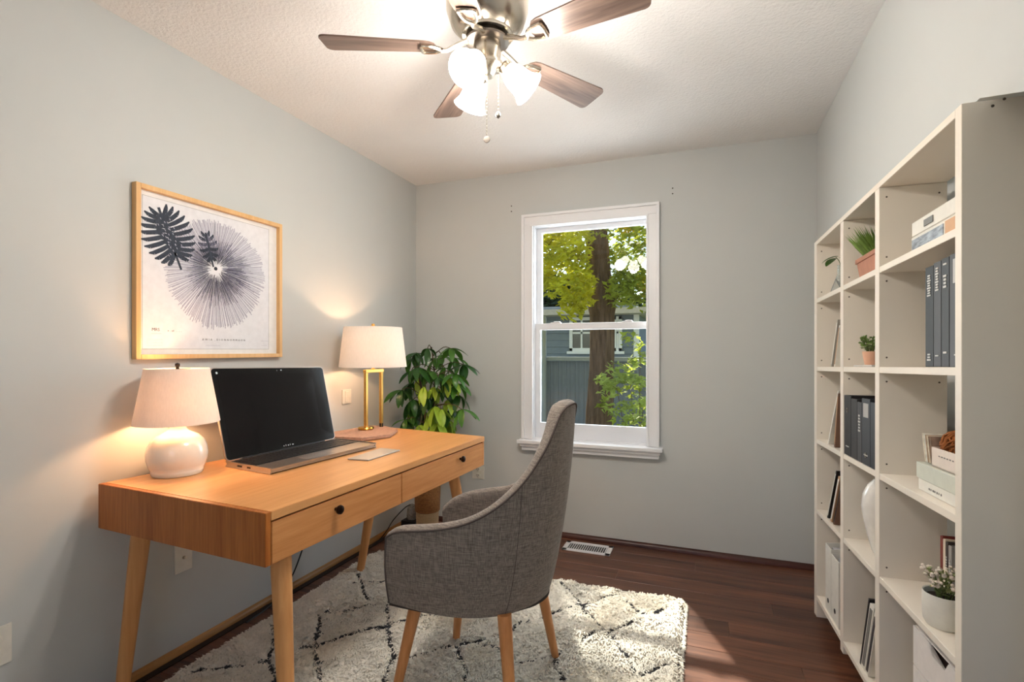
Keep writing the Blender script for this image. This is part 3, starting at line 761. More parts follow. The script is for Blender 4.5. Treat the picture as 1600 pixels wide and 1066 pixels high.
obj('shade', drum_shade(.186, 1.134, .160, 1.357, kx, ky), LINEN2, lamp2, True)
bm = NB(); lathe(bm, [(0, 1.353), (.007, 1.354), (.005, 1.362), (.010, 1.368), (.009, 1.376), (0, 1.38)], kx, ky, 14); obj('finial', bm, BRASS, lamp2, True)
point('brass_lamp_light', (kx, ky, 1.235), 3.6, (1, .60, .34), .02)

# board under the brass lamp
bd = [at(x, y, Z=.788) for x, y in [(523, 674), (525, 684), (577, 687), (612, 678), (609, 672), (590, 667)]]
bd = [(-1.90 + .02, 2.20), (-1.765, 2.105), (-1.60, 2.125), (-1.535, 2.275), (-1.60, 2.44), (-1.76, 2.53), (-1.83, 2.50)]
BOARD = mat('pinkish_board', (176, 138, 118), .6, bump=(120, .5, .002), var=(60, .18))
bm = NB(); prism(bm, bd, ZT + .001, ZT + .019); bmesh.ops.bevel(bm, geom=bm.edges[:], offset=.004, segments=2, affect='EDGES')
tag(obj('serving_board', bm, BOARD, loc=(-1.7, 2.3, ZT)), 'thin mottled pinkish-brown board lying under the brass lamp', 'board')
bm = NB(); prism(bm, [(-1.393, 1.752), (-1.296, 1.763), (-1.294, 1.992), (-1.402, 1.999)], ZT + .001, ZT + .006)
bmesh.ops.bevel(bm, geom=bm.edges[:], offset=.001, segments=1, affect='EDGES')
tag(obj('notebook', bm, mat('silver_grey_cover', (170, 166, 160), .35, .3), loc=(-1.345, 1.87, ZT)), 'thin flat silver-grey notebook on the desk, right of the laptop', 'notebook')

# ================================================================== LAPTOP
lap = thing('laptop', 'open silver laptop with a large dark screen and black keyboard on the desk', 'laptop', (-1.6, 1.76, ZT))
HL, HR, FR, FL = Vector((-1.750, 1.480)), Vector((-1.707, 2.059)), Vector((-1.446, 2.016)), Vector((-1.495, 1.445))
def LM(u, v, z):      # u along the hinge, v from hinge to front
    p = (HL * (1 - u) + HR * u) * (1 - v) + (FL * (1 - u) + FR * u) * v
    return Vector((p.x, p.y, z))
def lbox(bm, u0, u1, v0, v1, z0, z1, bev=0):
    vs = box(bm, (u0, v0, z0), (u1, v1, z1), 0)
    for v in vs: v.co = LM(v.co.x, v.co.y, v.co.z)
    if bev: bmesh.ops.bevel(bm, geom=list({e for v in vs for e in v.link_edges}), offset=bev, segments=2, affect='EDGES')
SILV = mat('laptop_silver', (186, 176, 166), .28, .85)
zl = ZT + .001
bm = NB(); lbox(bm, 0, 1, 0, 1, zl + .004, zl + .019, .004); base = obj('base', bm, SILV, lap)
bm = NB(); lbox(bm, .01, .99, .02, .98, zl, zl + .006, .002); obj('underside', bm, BLACKP, base)
bm = NB(); lbox(bm, .02, .985, .03, .62, zl + .0188, zl + .0196); obj('keyboard_deck', bm, mat('deck_black', (26, 25, 26), .45), base)
bm = NB()
for r_ in range(6):
    nk = 17
    for k in range(nk):
        if r_ == 5 and 4 <= k <= 9:
            if k > 4: continue
            u0_, u1_ = .04 + 4 * .054, .04 + 10 * .054 - .006
        else: u0_, u1_ = .04 + k * .054, .04 + k * .054 + .048
        lbox(bm, u0_, u1_, .06 + r_ * .09, .06 + r_ * .09 + .076, zl + .0194, zl + .0222)
ky_ = obj('keys', bm, mat('key_black', (34, 33, 34), .4), base); ky_['kind'] = 'stuff'
bm = NB(); lbox(bm, .33, .58, .68, .95, zl + .0189, zl + .0194); obj('trackpad', bm, mat('trackpad', (170, 160, 152), .3, .6), base)
bm = NB(); lbox(bm, -.0015, .004, .25, .36, zl + .008, zl + .014); lbox(bm, -.0015, .004, .48, .56, zl + .008, zl + .014); obj('port', bm, BLACKP, base)
# lid
TL, TR = Vector((-1.838, 1.474, 1.158)), Vector((-1.786, 2.056, 1.145))
BLp, BRp = Vector((-1.752, 1.479, zl + .021)), Vector((-1.709, 2.058, zl + .021))
nrm = (BRp - BLp).cross(TL - BLp).normalized()
if nrm.x < 0: nrm = -nrm
def SM(u, v, d):
    p = (BLp * (1 - u) + BRp * u) * (1 - v) + (TL * (1 - u) + TR * u) * v
    return p + nrm * d
def rr_plate(bm, u0, u1, v0, v1, d0, d1, rad_u, rad_v, n_=5):
    pts = []
    for (cu, cv, a0) in ((u1 - rad_u, v1 - rad_v, 0), (u0 + rad_u, v1 - rad_v, 90), (u0 + rad_u, v0 + rad_v, 180), (u1 - rad_u, v0 + rad_v, 270)):
        for k in range(n_ + 1):
            a = R(a0 + 90 * k / n_); pts.append((cu + rad_u * math.cos(a), cv + rad_v * math.sin(a)))
    A = [bm.verts.new(SM(u, v, d0)) for u, v in pts]; B = [bm.verts.new(SM(u, v, d1)) for u, v in pts]
    bm.faces.new(A); bm.faces.new(B)
    for k in range(len(pts)): bm.faces.new((A[k], A[(k + 1) % len(pts)], B[(k + 1) % len(pts)], B[k]))
bm = NB(); rr_plate(bm, 0, 1, 0, 1, -.010, -.0012, .03, .045); lid = obj('lid', bm, SILV, lap)
bm = NB(); rr_plate(bm, .006, .994, .006, .991, -.0012, .0002, .026, .04); bz = obj('bezel', bm, mat('bezel_gloss', (14, 13, 14), .12, spec=.45), lid)
bm = NB(); rr_plate(bm, .045, .955, .085, .925, .0002, .0006, .002, .003, 1); obj('screen', bm, mat('dark_screen', (13, 10, 12), .10, spec=.42), lid)
bm = NB(); rr_plate(bm, .565, .577, .955, .97, .0003, .001, .005, .007, 3); rr_plate(bm, .53, .535, .955, .962, .0003, .001, .002, .003, 2); rr_plate(bm, .035, .05, .93, .955, .0003, .001, .007, .011, 3)
obj('camera_dot', bm, mat('camera_dot', (190, 200, 205), .3), lid)
bm = NB()
for i, wq in enumerate((.008, .006, .01, .004, .014)):
    u_ = .47 + i * .02; rr_plate(bm, u_, u_ + wq, .032, .045 + .006 * (i % 2), .0003, .0008, .001, .001, 1)
obj('maker_mark', bm, mat('mark_silver', (200, 200, 200), .3, .5), lid)
bm = NB(); tube(bm, [SM(.12, 0, -.006), SM(.88, 0, -.006)], .007, 10); obj('hinge', bm, BLACKP, lid, True)

# ================================================================== PICTURE
art = thing('framed_print', 'oak-framed botanical print of a dark leaf and pale seed head above the desk', 'picture', (XL, 1.62, 1.5))
fy0, fy1, fz0, fz1 = 1.275, 1.972, 1.194, 1.852
fx = XL + .002
bm = NB()
fw = .018
for lo, hi in (((fy0, fz0), (fy0 + fw, fz1)), ((fy1 - fw, fz0), (fy1, fz1)), ((fy0 + fw + .0004, fz0), (fy1 - fw - .0004, fz0 + fw)), ((fy0 + fw + .0004, fz1 - fw), (fy1 - fw - .0004, fz1))):
    box(bm, (fx, lo[0], lo[1]), (fx + .026, hi[0], hi[1]), .002)
obj('frame', bm, FRAMEW, art)
bm = NB(); box(bm, (fx, fy0 + .01, fz0 + .01), (fx + .006, fy1 - .01, fz1 - .01)); obj('mat_board', bm, mat('mat_board', (232, 230, 228), .8), art)
MATI = at(222, 300, X=fx + .0065); MATJ = at(420, 545, X=fx + .0065)
py0, pz1 = MATI.y, MATI.z
py1, pz0 = at(420, 545, X=fx + .0065).y, 1.232
bm = NB(); box(bm, (fx + .0058, py0, pz0), (fx + .0066, py1, 1.815)); pr_ = obj('print', bm, mat('print_paper', (226, 226, 230), .8), art)
bm = NB()
for lo, hi in (((py0, pz0), (py0 + .0015, 1.815)), ((py1 - .0015, pz0), (py1, 1.815)), ((py0, pz0), (py1, pz0 + .0015)), ((py0, 1.8135), (py1, 1.815))):
    box(bm, (fx + .0064, lo[0], lo[1]), (fx + .0069, hi[0], hi[1]))
obj('print_border', bm, mat('border_grey', (170, 168, 168), .8), art)
INK = mat('ink_dark', (44, 52, 66), .7, var=(90, .3)); INKM = mat('ink_violet_grey', (120, 118, 138), .7, var=(90, .3)); INKL = mat('ink_pale', (178, 176, 190), .7, var=(90, .1)); INKK = mat('ink_black', (34, 38, 48), .7)
px_ = fx + .0070
def aty(x, y):
    p = at(x, y, X=px_); return p.y, p.z
def quadp(bm, a, b, w0, w1, x=px_):
    a = Vector(a); b = Vector(b); d = (b - a); n_ = Vector((-d.y, d.x)).normalized()
    q = [a + n_ * w0, a - n_ * w0, b - n_ * w1, b + n_ * w1]
    lo = [bm.verts.new((x, p.x, p.y)) for p in q]; hi = [bm.verts.new((x + .0004, p.x, p.y)) for p in q]
    bm.faces.new(hi); bm.faces.new(lo[::-1])
    for k in range(4): bm.faces.new((lo[k], lo[(k + 1) % 4], hi[(k + 1) % 4], hi[k]))
bc = Vector(aty(337, 420)); e1 = Vector(aty(413, 421)); e2 = Vector(aty(335, 514)); e3 = Vector(aty(256, 420)); e4 = Vector(aty(340, 346))
rnd = random.Random(2)
def rad_at(a):
    c_, s_ = math.cos(a), math.sin(a)
    rx = abs((e1 - bc).x) if c_ > 0 else abs((e3 - bc).x); rz = abs((e4 - bc).y) if s_ > 0 else abs((e2 - bc).y)
    return 1 / math.sqrt((c_ / rx) ** 2 + (s_ / rz) ** 2)
bms = {'a': NB(), 'b': NB(), 'c': NB()}
for k in range(230):
    a = 2 * PI * k / 230 + rnd.uniform(-.01, .01); d = Vector((math.cos(a), math.sin(a))); r = rad_at(a) * rnd.uniform(.93, 1.02)
    r0 = rnd.uniform(.12, .3) * r; rm = r * rnd.uniform(.45, .72)
    quadp(bms['c'], bc + d * rm * .9, bc + d * r, .0011, .0017)
    quadp(bms['b'], bc + d * r0, bc + d * rm, .0006, .0012, px_ + .0003)
    if k % 2: quadp(bms['a'], bc + d * (r0 * .8), bc + d * (rm * rnd.uniform(.6, .95)), .0004, .0009, px_ + .0005)
# darker lavender half on the right
for k in range(120):
    a = rnd.gauss(-.1, .5); d = Vector((math.cos(a), math.sin(a))); r = rad_at(a); r0 = r * rnd.uniform(.2, .5); quadp(bms['b'], bc + d * r0, bc + d * r0 * rnd.uniform(1.2, 1.7), .0006, .0009, px_ + .0007)
obj('seed_head_rays', bms['c'], INKL, pr_)['kind'] = 'stuff'; obj('seed_head_rays', bms['b'], INKM, pr_)['kind'] = 'stuff'; obj('seed_head_rays', bms['a'], INKK, pr_)['kind'] = 'stuff'
bm = NB(); lathe(bm, [(.008, 0), (.008, .0012)], seg=14, M=Matrix.Translation((px_, bc.x, bc.y)) @ Matrix.Rotation(R(90), 4, 'Y')); obj('seed_head_eye', bm, INKK, pr_)
# split leaf: curved fingers off a midrib
def split_leaf(bm, tip, base, half, nf, th):
    tip = Vector(tip); base = Vector(base); ax = (base - tip); L = ax.length; ax.normalize(); nn = Vector((-ax.y, ax.x)); c_ = (tip + base) / 2; hl = L / 2
    quadp(bm, tip + ax * .01, base + ax * .015, th * .6, th * .5, px_ + .0006)
    for s in (-1, 1):
        for i in range(nf):
            th_ = R(12 + 150 * (i + .5) / nf); e = c_ - ax * math.cos(th_) * hl + nn * s * math.sin(th_) * half
            p0 = c_ - ax * math.cos(th_) * hl * .62; m1 = p0.lerp(e, .45) + ax * .004; m2 = p0.lerp(e, .8) + ax * .003; zz = px_ + .0002 + .00004 * i
            quadp(bm, p0, m1, th * .7, th * .95, zz); quadp(bm, m1, m2, th * .95, th * .9, zz); quadp(bm, m2, e - ax * .004, th * .9, th * .3, zz)
bm = NB(); split_leaf(bm, aty(246, 320), aty(281, 416), .112, 11, .0088); obj('split_leaf', bm, INK, pr_)
bm = NB()
for t in range(9):
    tt_ = .22 + .56 * t / 8; c0 = Vector(aty(246, 320)).lerp(Vector(aty(281, 416)), tt_); hw = .046 * math.sin(PI * t / 8 * .86 + .2); quadp(bm, c0 - Vector((hw, -.004)), c0 + Vector((hw, -.004)), .0062, .0062, px_ + .00025)
obj('leaf_blade', bm, INK, pr_)['kind'] = 'stuff'
bm = NB()
for k in range(34):
    t = (k + .5) / 34; c0 = Vector(aty(246, 320)).lerp(Vector(aty(281, 416)), .25 + .5 * t); dd = Vector((math.cos(k * 2.4), math.sin(k * 2.4))) * .035 * (.4 + (k % 5) / 6); quadp(bm, c0 + dd, c0 + dd + Vector((.004, -.006)), .0016, .001, px_ + .0008)
obj('leaf_hole', bm, INKL, pr_)['kind'] = 'stuff'
bm = NB(); split_leaf(bm, aty(320, 360), aty(332, 412), .046, 6, .0075); obj('split_leaf', bm, INK, pr_)
def text_mesh(name, s, size, M, m, parent, space=1.0):
    cu = bpy.data.curves.new(name, 'FONT'); cu.body = s; cu.size = size; cu.extrude = .0002; cu.align_x = 'LEFT'; cu.space_character = space; cu.resolution_u = 2
    tmp = bpy.data.objects.new(name, cu); C.objects.link(tmp)
    dg = bpy.context.evaluated_depsgraph_get(); me = bpy.data.meshes.new_from_object(tmp.evaluated_get(dg)); bpy.data.objects.remove(tmp)
    off_ = wloc(parent)
    me.transform(Matrix.Translation(-off_) @ M); me.materials.clear(); me.materials.append(m)
    o = bpy.data.objects.new(name, me); C.objects.link(o); o.parent = parent; return o
MT = Matrix(((0, 0, 1, 0), (1, 0, 0, 0), (0, 1, 0, 0), (0, 0, 0, 1)))
def wt(x, y): p = at(x, y, X=px_); return Matrix.Translation(p) @ MT
INKG = mat('ink_grey', (90, 88, 90), .8)
text_mesh('caption', 'MRS', .017, wt(237, 517), INKG, pr_)
text_mesh('caption', 'A W I A  _ D I O N N O M M A O N', .012, wt(316, 532), INKG, pr_, 1.15)
text_mesh('caption', 'e . of  . . . .', .010, wt(262, 518), INKG, pr_, 1.2)
bm = NB()
for (x0, x1, yy) in ((236, 252, 521), (322, 344, 540), (408, 419, 533), (408, 417, 540)):
    a = aty(x0, yy); b_ = aty(x1, yy); quadp(bm, a, (b_[0], a[1]), .0006, .0006)
for i in range(5):
    a = aty(229, 530 + i * 2.6); b_ = aty(254, 530 + i * 2.6); quadp(bm, a, (b_[0], a[1]), .0005, .0005)
obj('fine_print', bm, INKL, pr_)

# ================================================================== CHAIR
FABRIC = bpy.data.materials.new('taupe_weave'); FABRIC.use_nodes = True
n = FABRIC.node_tree.nodes; l = FABRIC.node_tree.links; b = n['Principled BSDF']; b.inputs['Roughness'].default_value = .95; b.inputs['Specular IOR Level'].default_value = .15
b.inputs['Sheen Weight'].default_value = .25
tc = n.new('ShaderNodeTexCoord'); acc = None
for sc3 in ((640, 640, 48), (55, 55, 740)):
    mp = n.new('ShaderNodeMapping'); mp.inputs['Scale'].default_value = sc3; l.new(tc.outputs['Object'], mp.inputs[0])
    t = n.new('ShaderNodeTexNoise'); t.inputs['Scale'].default_value = .6; t.inputs['Detail'].default_value = 2; l.new(mp.outputs[0], t.inputs[0])
    if acc is None: acc = t.outputs[0]
    else:
        ad = n.new('ShaderNodeMath'); ad.operation = 'ADD'; l.new(acc, ad.inputs[0]); l.new(t.outputs[0], ad.inputs[1]); acc = ad.outputs[0]
cr_ = n.new('ShaderNodeValToRGB'); cr_.color_ramp.elements[0].position = .38; cr_.color_ramp.elements[1].position = .62
mh = n.new('ShaderNodeMath'); mh.operation = 'MULTIPLY'; mh.inputs[1].default_value = .5; l.new(acc, mh.inputs[0]); l.new(mh.outputs[0], cr_.inputs[0])
cr_.color_ramp.elements[0].color = lin((104, 94, 87)); cr_.color_ramp.elements[1].color = lin((152, 141, 131)); l.new(cr_.outputs[0], b.inputs['Base Color'])
bp2 = n.new('ShaderNodeBump'); bp2.inputs['Strength'].default_value = .4; bp2.inputs['Distance'].default_value = .0015; l.new(mh.outputs[0], bp2.inputs['Height']); l.new(bp2.outputs[0], b.inputs['Normal'])
PIPE = mat('piping_fabric', (92, 82, 78), .9, spec=.1)

chair = thing('armchair', 'taupe woven high-backed armchair with splayed light wooden legs at the desk', 'chair', (-.76, 1.70, 0))
half_rim = [(-.990, 1.440, .606), (-.945, 1.438, .630), (-.84, 1.438, .647), (-.76, 1.440, .664), (-.69, 1.445, .688), (-.62, 1.458, .727), (-.557, 1.485, .780), (-.507, 1.517, .845), (-.463, 1.552, .930), (-.437, 1.588, 1.012), (-.428, 1.625, 1.037), (-.425, 1.665, 1.043), (-.424, 1.70, 1.044)]
half_bot = [(-.985, 1.452, .385), (-.93, 1.450, .382), (-.86, 1.450, .378), (-.79, 1.455, .375), (-.73, 1.468, .373), (-.67, 1.492, .372), (-.622, 1.520, .373), (-.585, 1.55, .375), (-.555, 1.585, .379), (-.532, 1.615, .383), (-.519, 1.645, .386), (-.511, 1.672, .388), (-.508, 1.70, .388)]
def mirror(pts, far): return pts + [(x, 3.40 - y, z) for x, y, z in pts[-2:4:-1]] + far
rim = smoothpath(mirror(half_rim, [(-.745, 1.953, .668), (-.83, 1.950, .650), (-.92, 1.943, .628), (-.99, 1.932, .596), (-1.03, 1.920, .560)]), 4)
bot = smoothpath(mirror(half_bot, [(-.775, 1.942, .375), (-.85, 1.940, .378), (-.92, 1.934, .382), (-.985, 1.926, .384), (-1.02, 1.916, .385)]), 4)
NU = len(rim)
def inward(i):
    t = rim[min(i + 1, NU - 1)] - rim[max(i - 1, 0)]; t.z = 0
    v = Vector((-t.y, t.x, 0))
    return v.normalized() if v.length > 1e-6 else Vector((-1, 0, 0))
cen = Vector((-.78, 1.70, 0))
inw = []
for i in range(NU):
    v = inward(i)
    if v.dot(cen - Vector((rim[i].x, rim[i].y, 0))) < 0: v = -v
    inw.append(v)
# smooth the inward vectors
for _ in range(6): inw = [inw[0]] + [(inw[i - 1] + inw[i] * 2 + inw[i + 1]).normalized() for i in range(1, NU - 1)] + [inw[-1]]
TH = .048
bm = NB(); rows = []
for i in range(NU):
    row = []
    A, B = bot[i], rim[i]; back = max(0, min(1, (B.z - .66) / .3))
    for j in range(13):
        t = j / 12; p = A.lerp(B, t)
        ease = t ** .75                                  # belly of the outer face
        q = Vector((A.x + (B.x - A.x) * ease, A.y + (B.y - A.y) * (t ** (1.0 + .9 * back)), p.z))
        q -= inw[i] * .012 * math.sin(PI * t)
        row.append(q)
    top_n = inw[i]
    for k in range(1, 6):                                # rounded rim
        a = PI * k / 6; row.append(row[12] + top_n * (TH / 2 * (1 - math.cos(a))) + Vector((0, 0, .014 * math.sin(a))))
    base_in = row[12] + top_n * TH
    row.append(base_in)
    for j in range(1, 10):
        t = 1 - j / 9; src = row[int(round(t * 12))] + top_n * TH
        src.z = max(src.z, .41); row.append(src)
    rows.append([bm.verts.new(q) for q in row])
grid_faces(bm, rows, False)
for r_ in (rows[0], rows[-1]):
    bm.faces.new(r_)
obj('shell', bm, FABRIC, chair, True)
outer = [[v for v in ()]]
# piping along the rim and down the arm fronts
rimpath = [rim[i] - inw[i] * .001 for i in range(NU)]
fr0 = [bot[0].lerp(rim[0], t) - inw[0] * .012 * math.sin(PI * t) for t in (0, .2, .4, .6, .8, .95)]
fr1 = [bot[-1].lerp(rim[-1], t) - inw[-1] * .012 * math.sin(PI * t) for t in (.95, .8, .6, .4, .2, 0)]
bm = NB(); tube(bm, fr0 + rimpath + fr1, .0034, 8); obj('piping', bm, PIPE, chair, True)
# seams of the outer back
for si in (int(NU * .27), NU - 1 - int(NU * .27)):
    bm = NB()
    A, B = bot[si], rim[si]; back = max(0, min(1, (B.z - .66) / .3)); pts = []
    for j in range(11):
        t = j / 10; pts.append(Vector((A.x + (B.x - A.x) * t ** .75, A.y + (B.y - A.y) * t ** (1 + .9 * back), A.z + (B.z - A.z) * t)) - inw[si] * (.012 * math.sin(PI * t)))
    tube(bm, pts, .0012, 5); obj('seam', bm, PIPE, chair, True)
bm = NB(); prism(bm, [(p.x, p.y) for p in bot], .376, .40); obj('underside', bm, mat('underside_fabric', (60, 54, 50), .95), chair)
ins = [(rim[i] * .5 + bot[i] * .5 + inw[i] * (TH + .004)) for i in range(0, NU, 3)]
cush = [(max(p.x, -.985), p.y) for p in ins]
bm = NB(); prism(bm, cush, .401, .485); bmesh.ops.bevel(bm, geom=[e for e in bm.edges if abs(e.verts[0].co.z - e.verts[1].co.z) < .001], offset=.016, segments=3, affect='EDGES'); obj('seat', bm, FABRIC, chair, True)
CLEG = wood('chair_leg_beech', (196, 128, 76), (220, 156, 100), 2, 12, .38, .35)
for a, b in (((-.915, 1.515, .385), (-.985, 1.475, .030)), ((-.605, 1.535, .378), (-.545, 1.455, .030)), ((-.595, 1.86, .382), (-.545, 1.925, .034)), ((-.925, 1.885, .385), (-.963, 1.90, .034))):
    bm = NB(); tleg(bm, a, b, .0235, .0145, 16); obj('leg', bm, CLEG, chair, True)

# ================================================================== FLOOR PLANT
PXc, PYc = -1.706, 2.95
WICK = mat('brown_wicker', (150, 104, 62), .8, bump=(160, .8, .004), var=(90, .3), vstretch=(1, 1, 2)); RATT = mat('pale_rattan', (200, 172, 134), .7, bump=(140, .5, .003), var=(70, .1), vstretch=(1, 1, 3))
plant = thing('potted_plant', 'tall umbrella plant with drooping glossy leaves in a wicker basket, in the corner', 'plant', (PXc, PYc, 0))
def basket(bm, z0, z1, r0, r1, n_):
    prof = []
    for i in range(n_ * 4 + 1):
        t = i / (n_ * 4); prof.append((r0 + (r1 - r0) * t + .0035 * math.sin(i * PI / 2) ** 2, z0 + (z1 - z0) * t))
    lathe(bm, prof, PXc, PYc, 32)
bm = NB(); basket(bm, .001, .175, .066, .072, 10); obj('basket_foot', bm, RATT, plant, True)
bm = NB(); basket(bm, .1755, .40, .078, .086, 12); obj('basket', bm, WICK, plant, True)
bm = NB(); lathe(bm, [(0, .405), (.078, .402)], PXc, PYc, 24, cap=False); obj('soil', bm, mat('soil', (50, 38, 30), .95, bump=(90, .8, .01)), plant)
crown = [(690, 640), (700, 590), (680, 560), (668, 545), (650, 552), (705, 545), (640, 560), (725, 570), (655, 590), (715, 600), (690, 610), (640, 600), (628, 635), (668, 620), (660, 650), (700, 655), (722, 640), (640, 655), (680, 635), (620, 655), (672, 580), (712, 560), (655, 575), (695, 575), (645, 625), (685, 660), (635, 580), (718, 618), (662, 605), (700, 625), (650, 575), (710, 585), (678, 605), (655, 640), (690, 555), (705, 640), (625, 610), (675, 650), (640, 635), (685, 590), (700, 665), (655, 665)]
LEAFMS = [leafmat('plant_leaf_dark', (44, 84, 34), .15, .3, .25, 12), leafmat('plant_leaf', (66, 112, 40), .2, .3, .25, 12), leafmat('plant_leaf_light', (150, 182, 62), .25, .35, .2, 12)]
lm = []
for mi, m_ in enumerate(LEAFMS):
    for ln2, wd2, dr2 in ((.115, .019, .55), (.095, .016, .9)):
        bm = NB(); rws = []
        for i in range(8):
            t = i / 7; w_ = wd2 * math.sin(PI * min(1, t * .93 + .05)) ** .7; a = dr2 * t
            xx = ln2 * (t - .18 * dr2 * t * t); zz = -ln2 * .5 * dr2 * t * t
            rws.append([bm.verts.new((xx, -w_, zz + w_ * .25)), bm.verts.new((xx, 0, zz)), bm.verts.new((xx, w_, zz + w_ * .25))])
        grid_faces(bm, rws)
        me = bpy.data.meshes.new('leaf'); bm.to_mesh(me); bm.free(); me.materials.append(m_)
        for p in me.polygons: p.use_smooth = True
        lm.append(me)
bm = NB(); ST = mat('plant_stem', (74, 62, 40), .7)
rnd = random.Random(21); nleaf = 0
trunks = [smoothpath([(PXc, PYc, .38), (PXc + .02, PYc, .7), (PXc + .06, PYc - .01, 1.0), (PXc + .03, PYc, 1.25)], 6), smoothpath([(PXc + .02, PYc + .01, .38), (PXc - .03, PYc + .02, .8), (PXc - .08, PYc + .01, 1.12)], 6)]
for tq in trunks: tube(bm, tq, [.011 - .0004 * i for i in range(len(tq))], 8)
for ci, (cx_, cy_) in enumerate(crown):
    yv = PYc + rnd.uniform(-.13, .13)
    p = at(cx_, cy_, Y=yv)
    if p.x < XL + .14: p.x = XL + .14
    tq = min((q for tr_ in trunks for q in tr_), key=lambda q: (q - p).length + max(0, q.z - p.z) * 1.0)
    st_ = smoothpath([tq, tq.lerp(p, .6) + Vector((0, 0, .03)), p], 4); tube(bm, st_, .0028, 5)
    outw = (p - Vector((PXc, PYc, p.z))); a_out = math.atan2(outw.y, outw.x)
    nl = rnd.choice((5, 6, 6, 7)); light = rnd.random()
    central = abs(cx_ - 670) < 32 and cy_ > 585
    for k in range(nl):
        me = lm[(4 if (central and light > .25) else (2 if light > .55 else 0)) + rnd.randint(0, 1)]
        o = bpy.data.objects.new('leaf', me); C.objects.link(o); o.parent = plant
        yaw = 2 * PI * k / nl + rnd.uniform(-.25, .25)
        pitch = rnd.uniform(.35, 1.15) if central else rnd.uniform(.1, .9)
        s = rnd.uniform(.95, 1.4)
        # keep leaves off the walls
        tip = p + Vector((math.cos(yaw), math.sin(yaw), 0)) * .12 * s * math.cos(pitch)
        if tip.x < XL + .02 or tip.y > YB - .03: pitch = 1.35
        o.location = p - plant.location
        o.rotation_euler = Euler((rnd.uniform(-.3, .3), pitch, yaw)); o.scale = (s, s, s); nleaf += 1
obj('stem', bm, ST, plant, True)

# power adapter and cords
t = thing('power_adapter', 'black adapter box with a grey plug on the floor left of the wicker basket', 'adapter', (-1.86, 3.0, 0))
bm = NB(); box(bm, (-1.91, 2.95, .001), (-1.80, 3.06, .085), .006); obj('box', bm, BLACKP, t)
bm = NB(); lathe(bm, [(0, .086), (.03, .086), (.035, .11), (.032, .15), (.02, .18), (0, .188)], -1.855, 3.0, 18); obj('plug_cap', bm, mat('grey_plug', (150, 148, 144), .25, .2, var=(90, .3)), t, True)
cpts = [(-1.86, 2.99, .185), (-1.89, 2.965, .165), (-1.935, 2.90, .10), (-1.94, 2.83, .05), (-1.935, 2.72, .016), (-1.93, 2.55, .009)]
bm = NB(); tube(bm, smoothpath(cpts, 8), .0035, 8); obj('cord', bm, BLACKP, t, True)
c2 = [(-1.935, 2.22, .60), (-1.94, 2.20, .44), (-1.945, 2.15, .33), (-1.945, 2.09, .20), (-1.94, 2.02, .10), (-1.935, 1.95, .045), (-1.93, 1.85, .012), (-1.92, 1.72, .008)]
bm = NB(); tube(bm, smoothpath(c2, 8), .0035, 8); tag(obj('cable', bm, BLACKP, smooth=True, loc=(-1.94, 2.1, .3)), 'thin black cord hanging behind the desk against the left wall', 'cable')

# ================================================================== CEILING FAN
FXc, FYc = -.661, 1.527
fan = thing('ceiling_fan', 'five-bladed brushed nickel ceiling fan with three frosted glass lights', 'ceiling fan', (FXc, FYc, CE))
bm = NB(); lathe(bm, [(.0, 2.438), (.115, 2.438), (.128, 2.41), (.135, 2.37), (.133, 2.33), (.118, 2.285), (.095, 2.262), (.082, 2.255), (.082, 2.245), (0, 2.245)], FXc, FYc, 48); obj('motor_housing', bm, NICKEL, fan, True)
bm = NB(); lathe(bm, [(0, 2.2445), (.055, 2.2445), (.055, 2.236), (.070, 2.234), (.070, 2.226), (.055, 2.224), (0, 2.224)], FXc, FYc, 36); obj('flywheel', bm, mat('dark_nickel', (120, 112, 104), .3, 1), fan, True)
bm = NB(); lathe(bm, [(0, 2.2235), (.044, 2.2235), (.046, 2.21), (.046, 2.165), (.052, 2.158), (.052, 2.148), (.03, 2.135), (.02, 2.118), (0, 2.114)], FXc, FYc, 36); obj('switch_housing', bm, NICKEL, fan, True)
BLADE = wood('blade_walnut', (82, 66, 58), (130, 108, 96), 0, 16, .38, .4, bump=.08)
BZ = 2.205
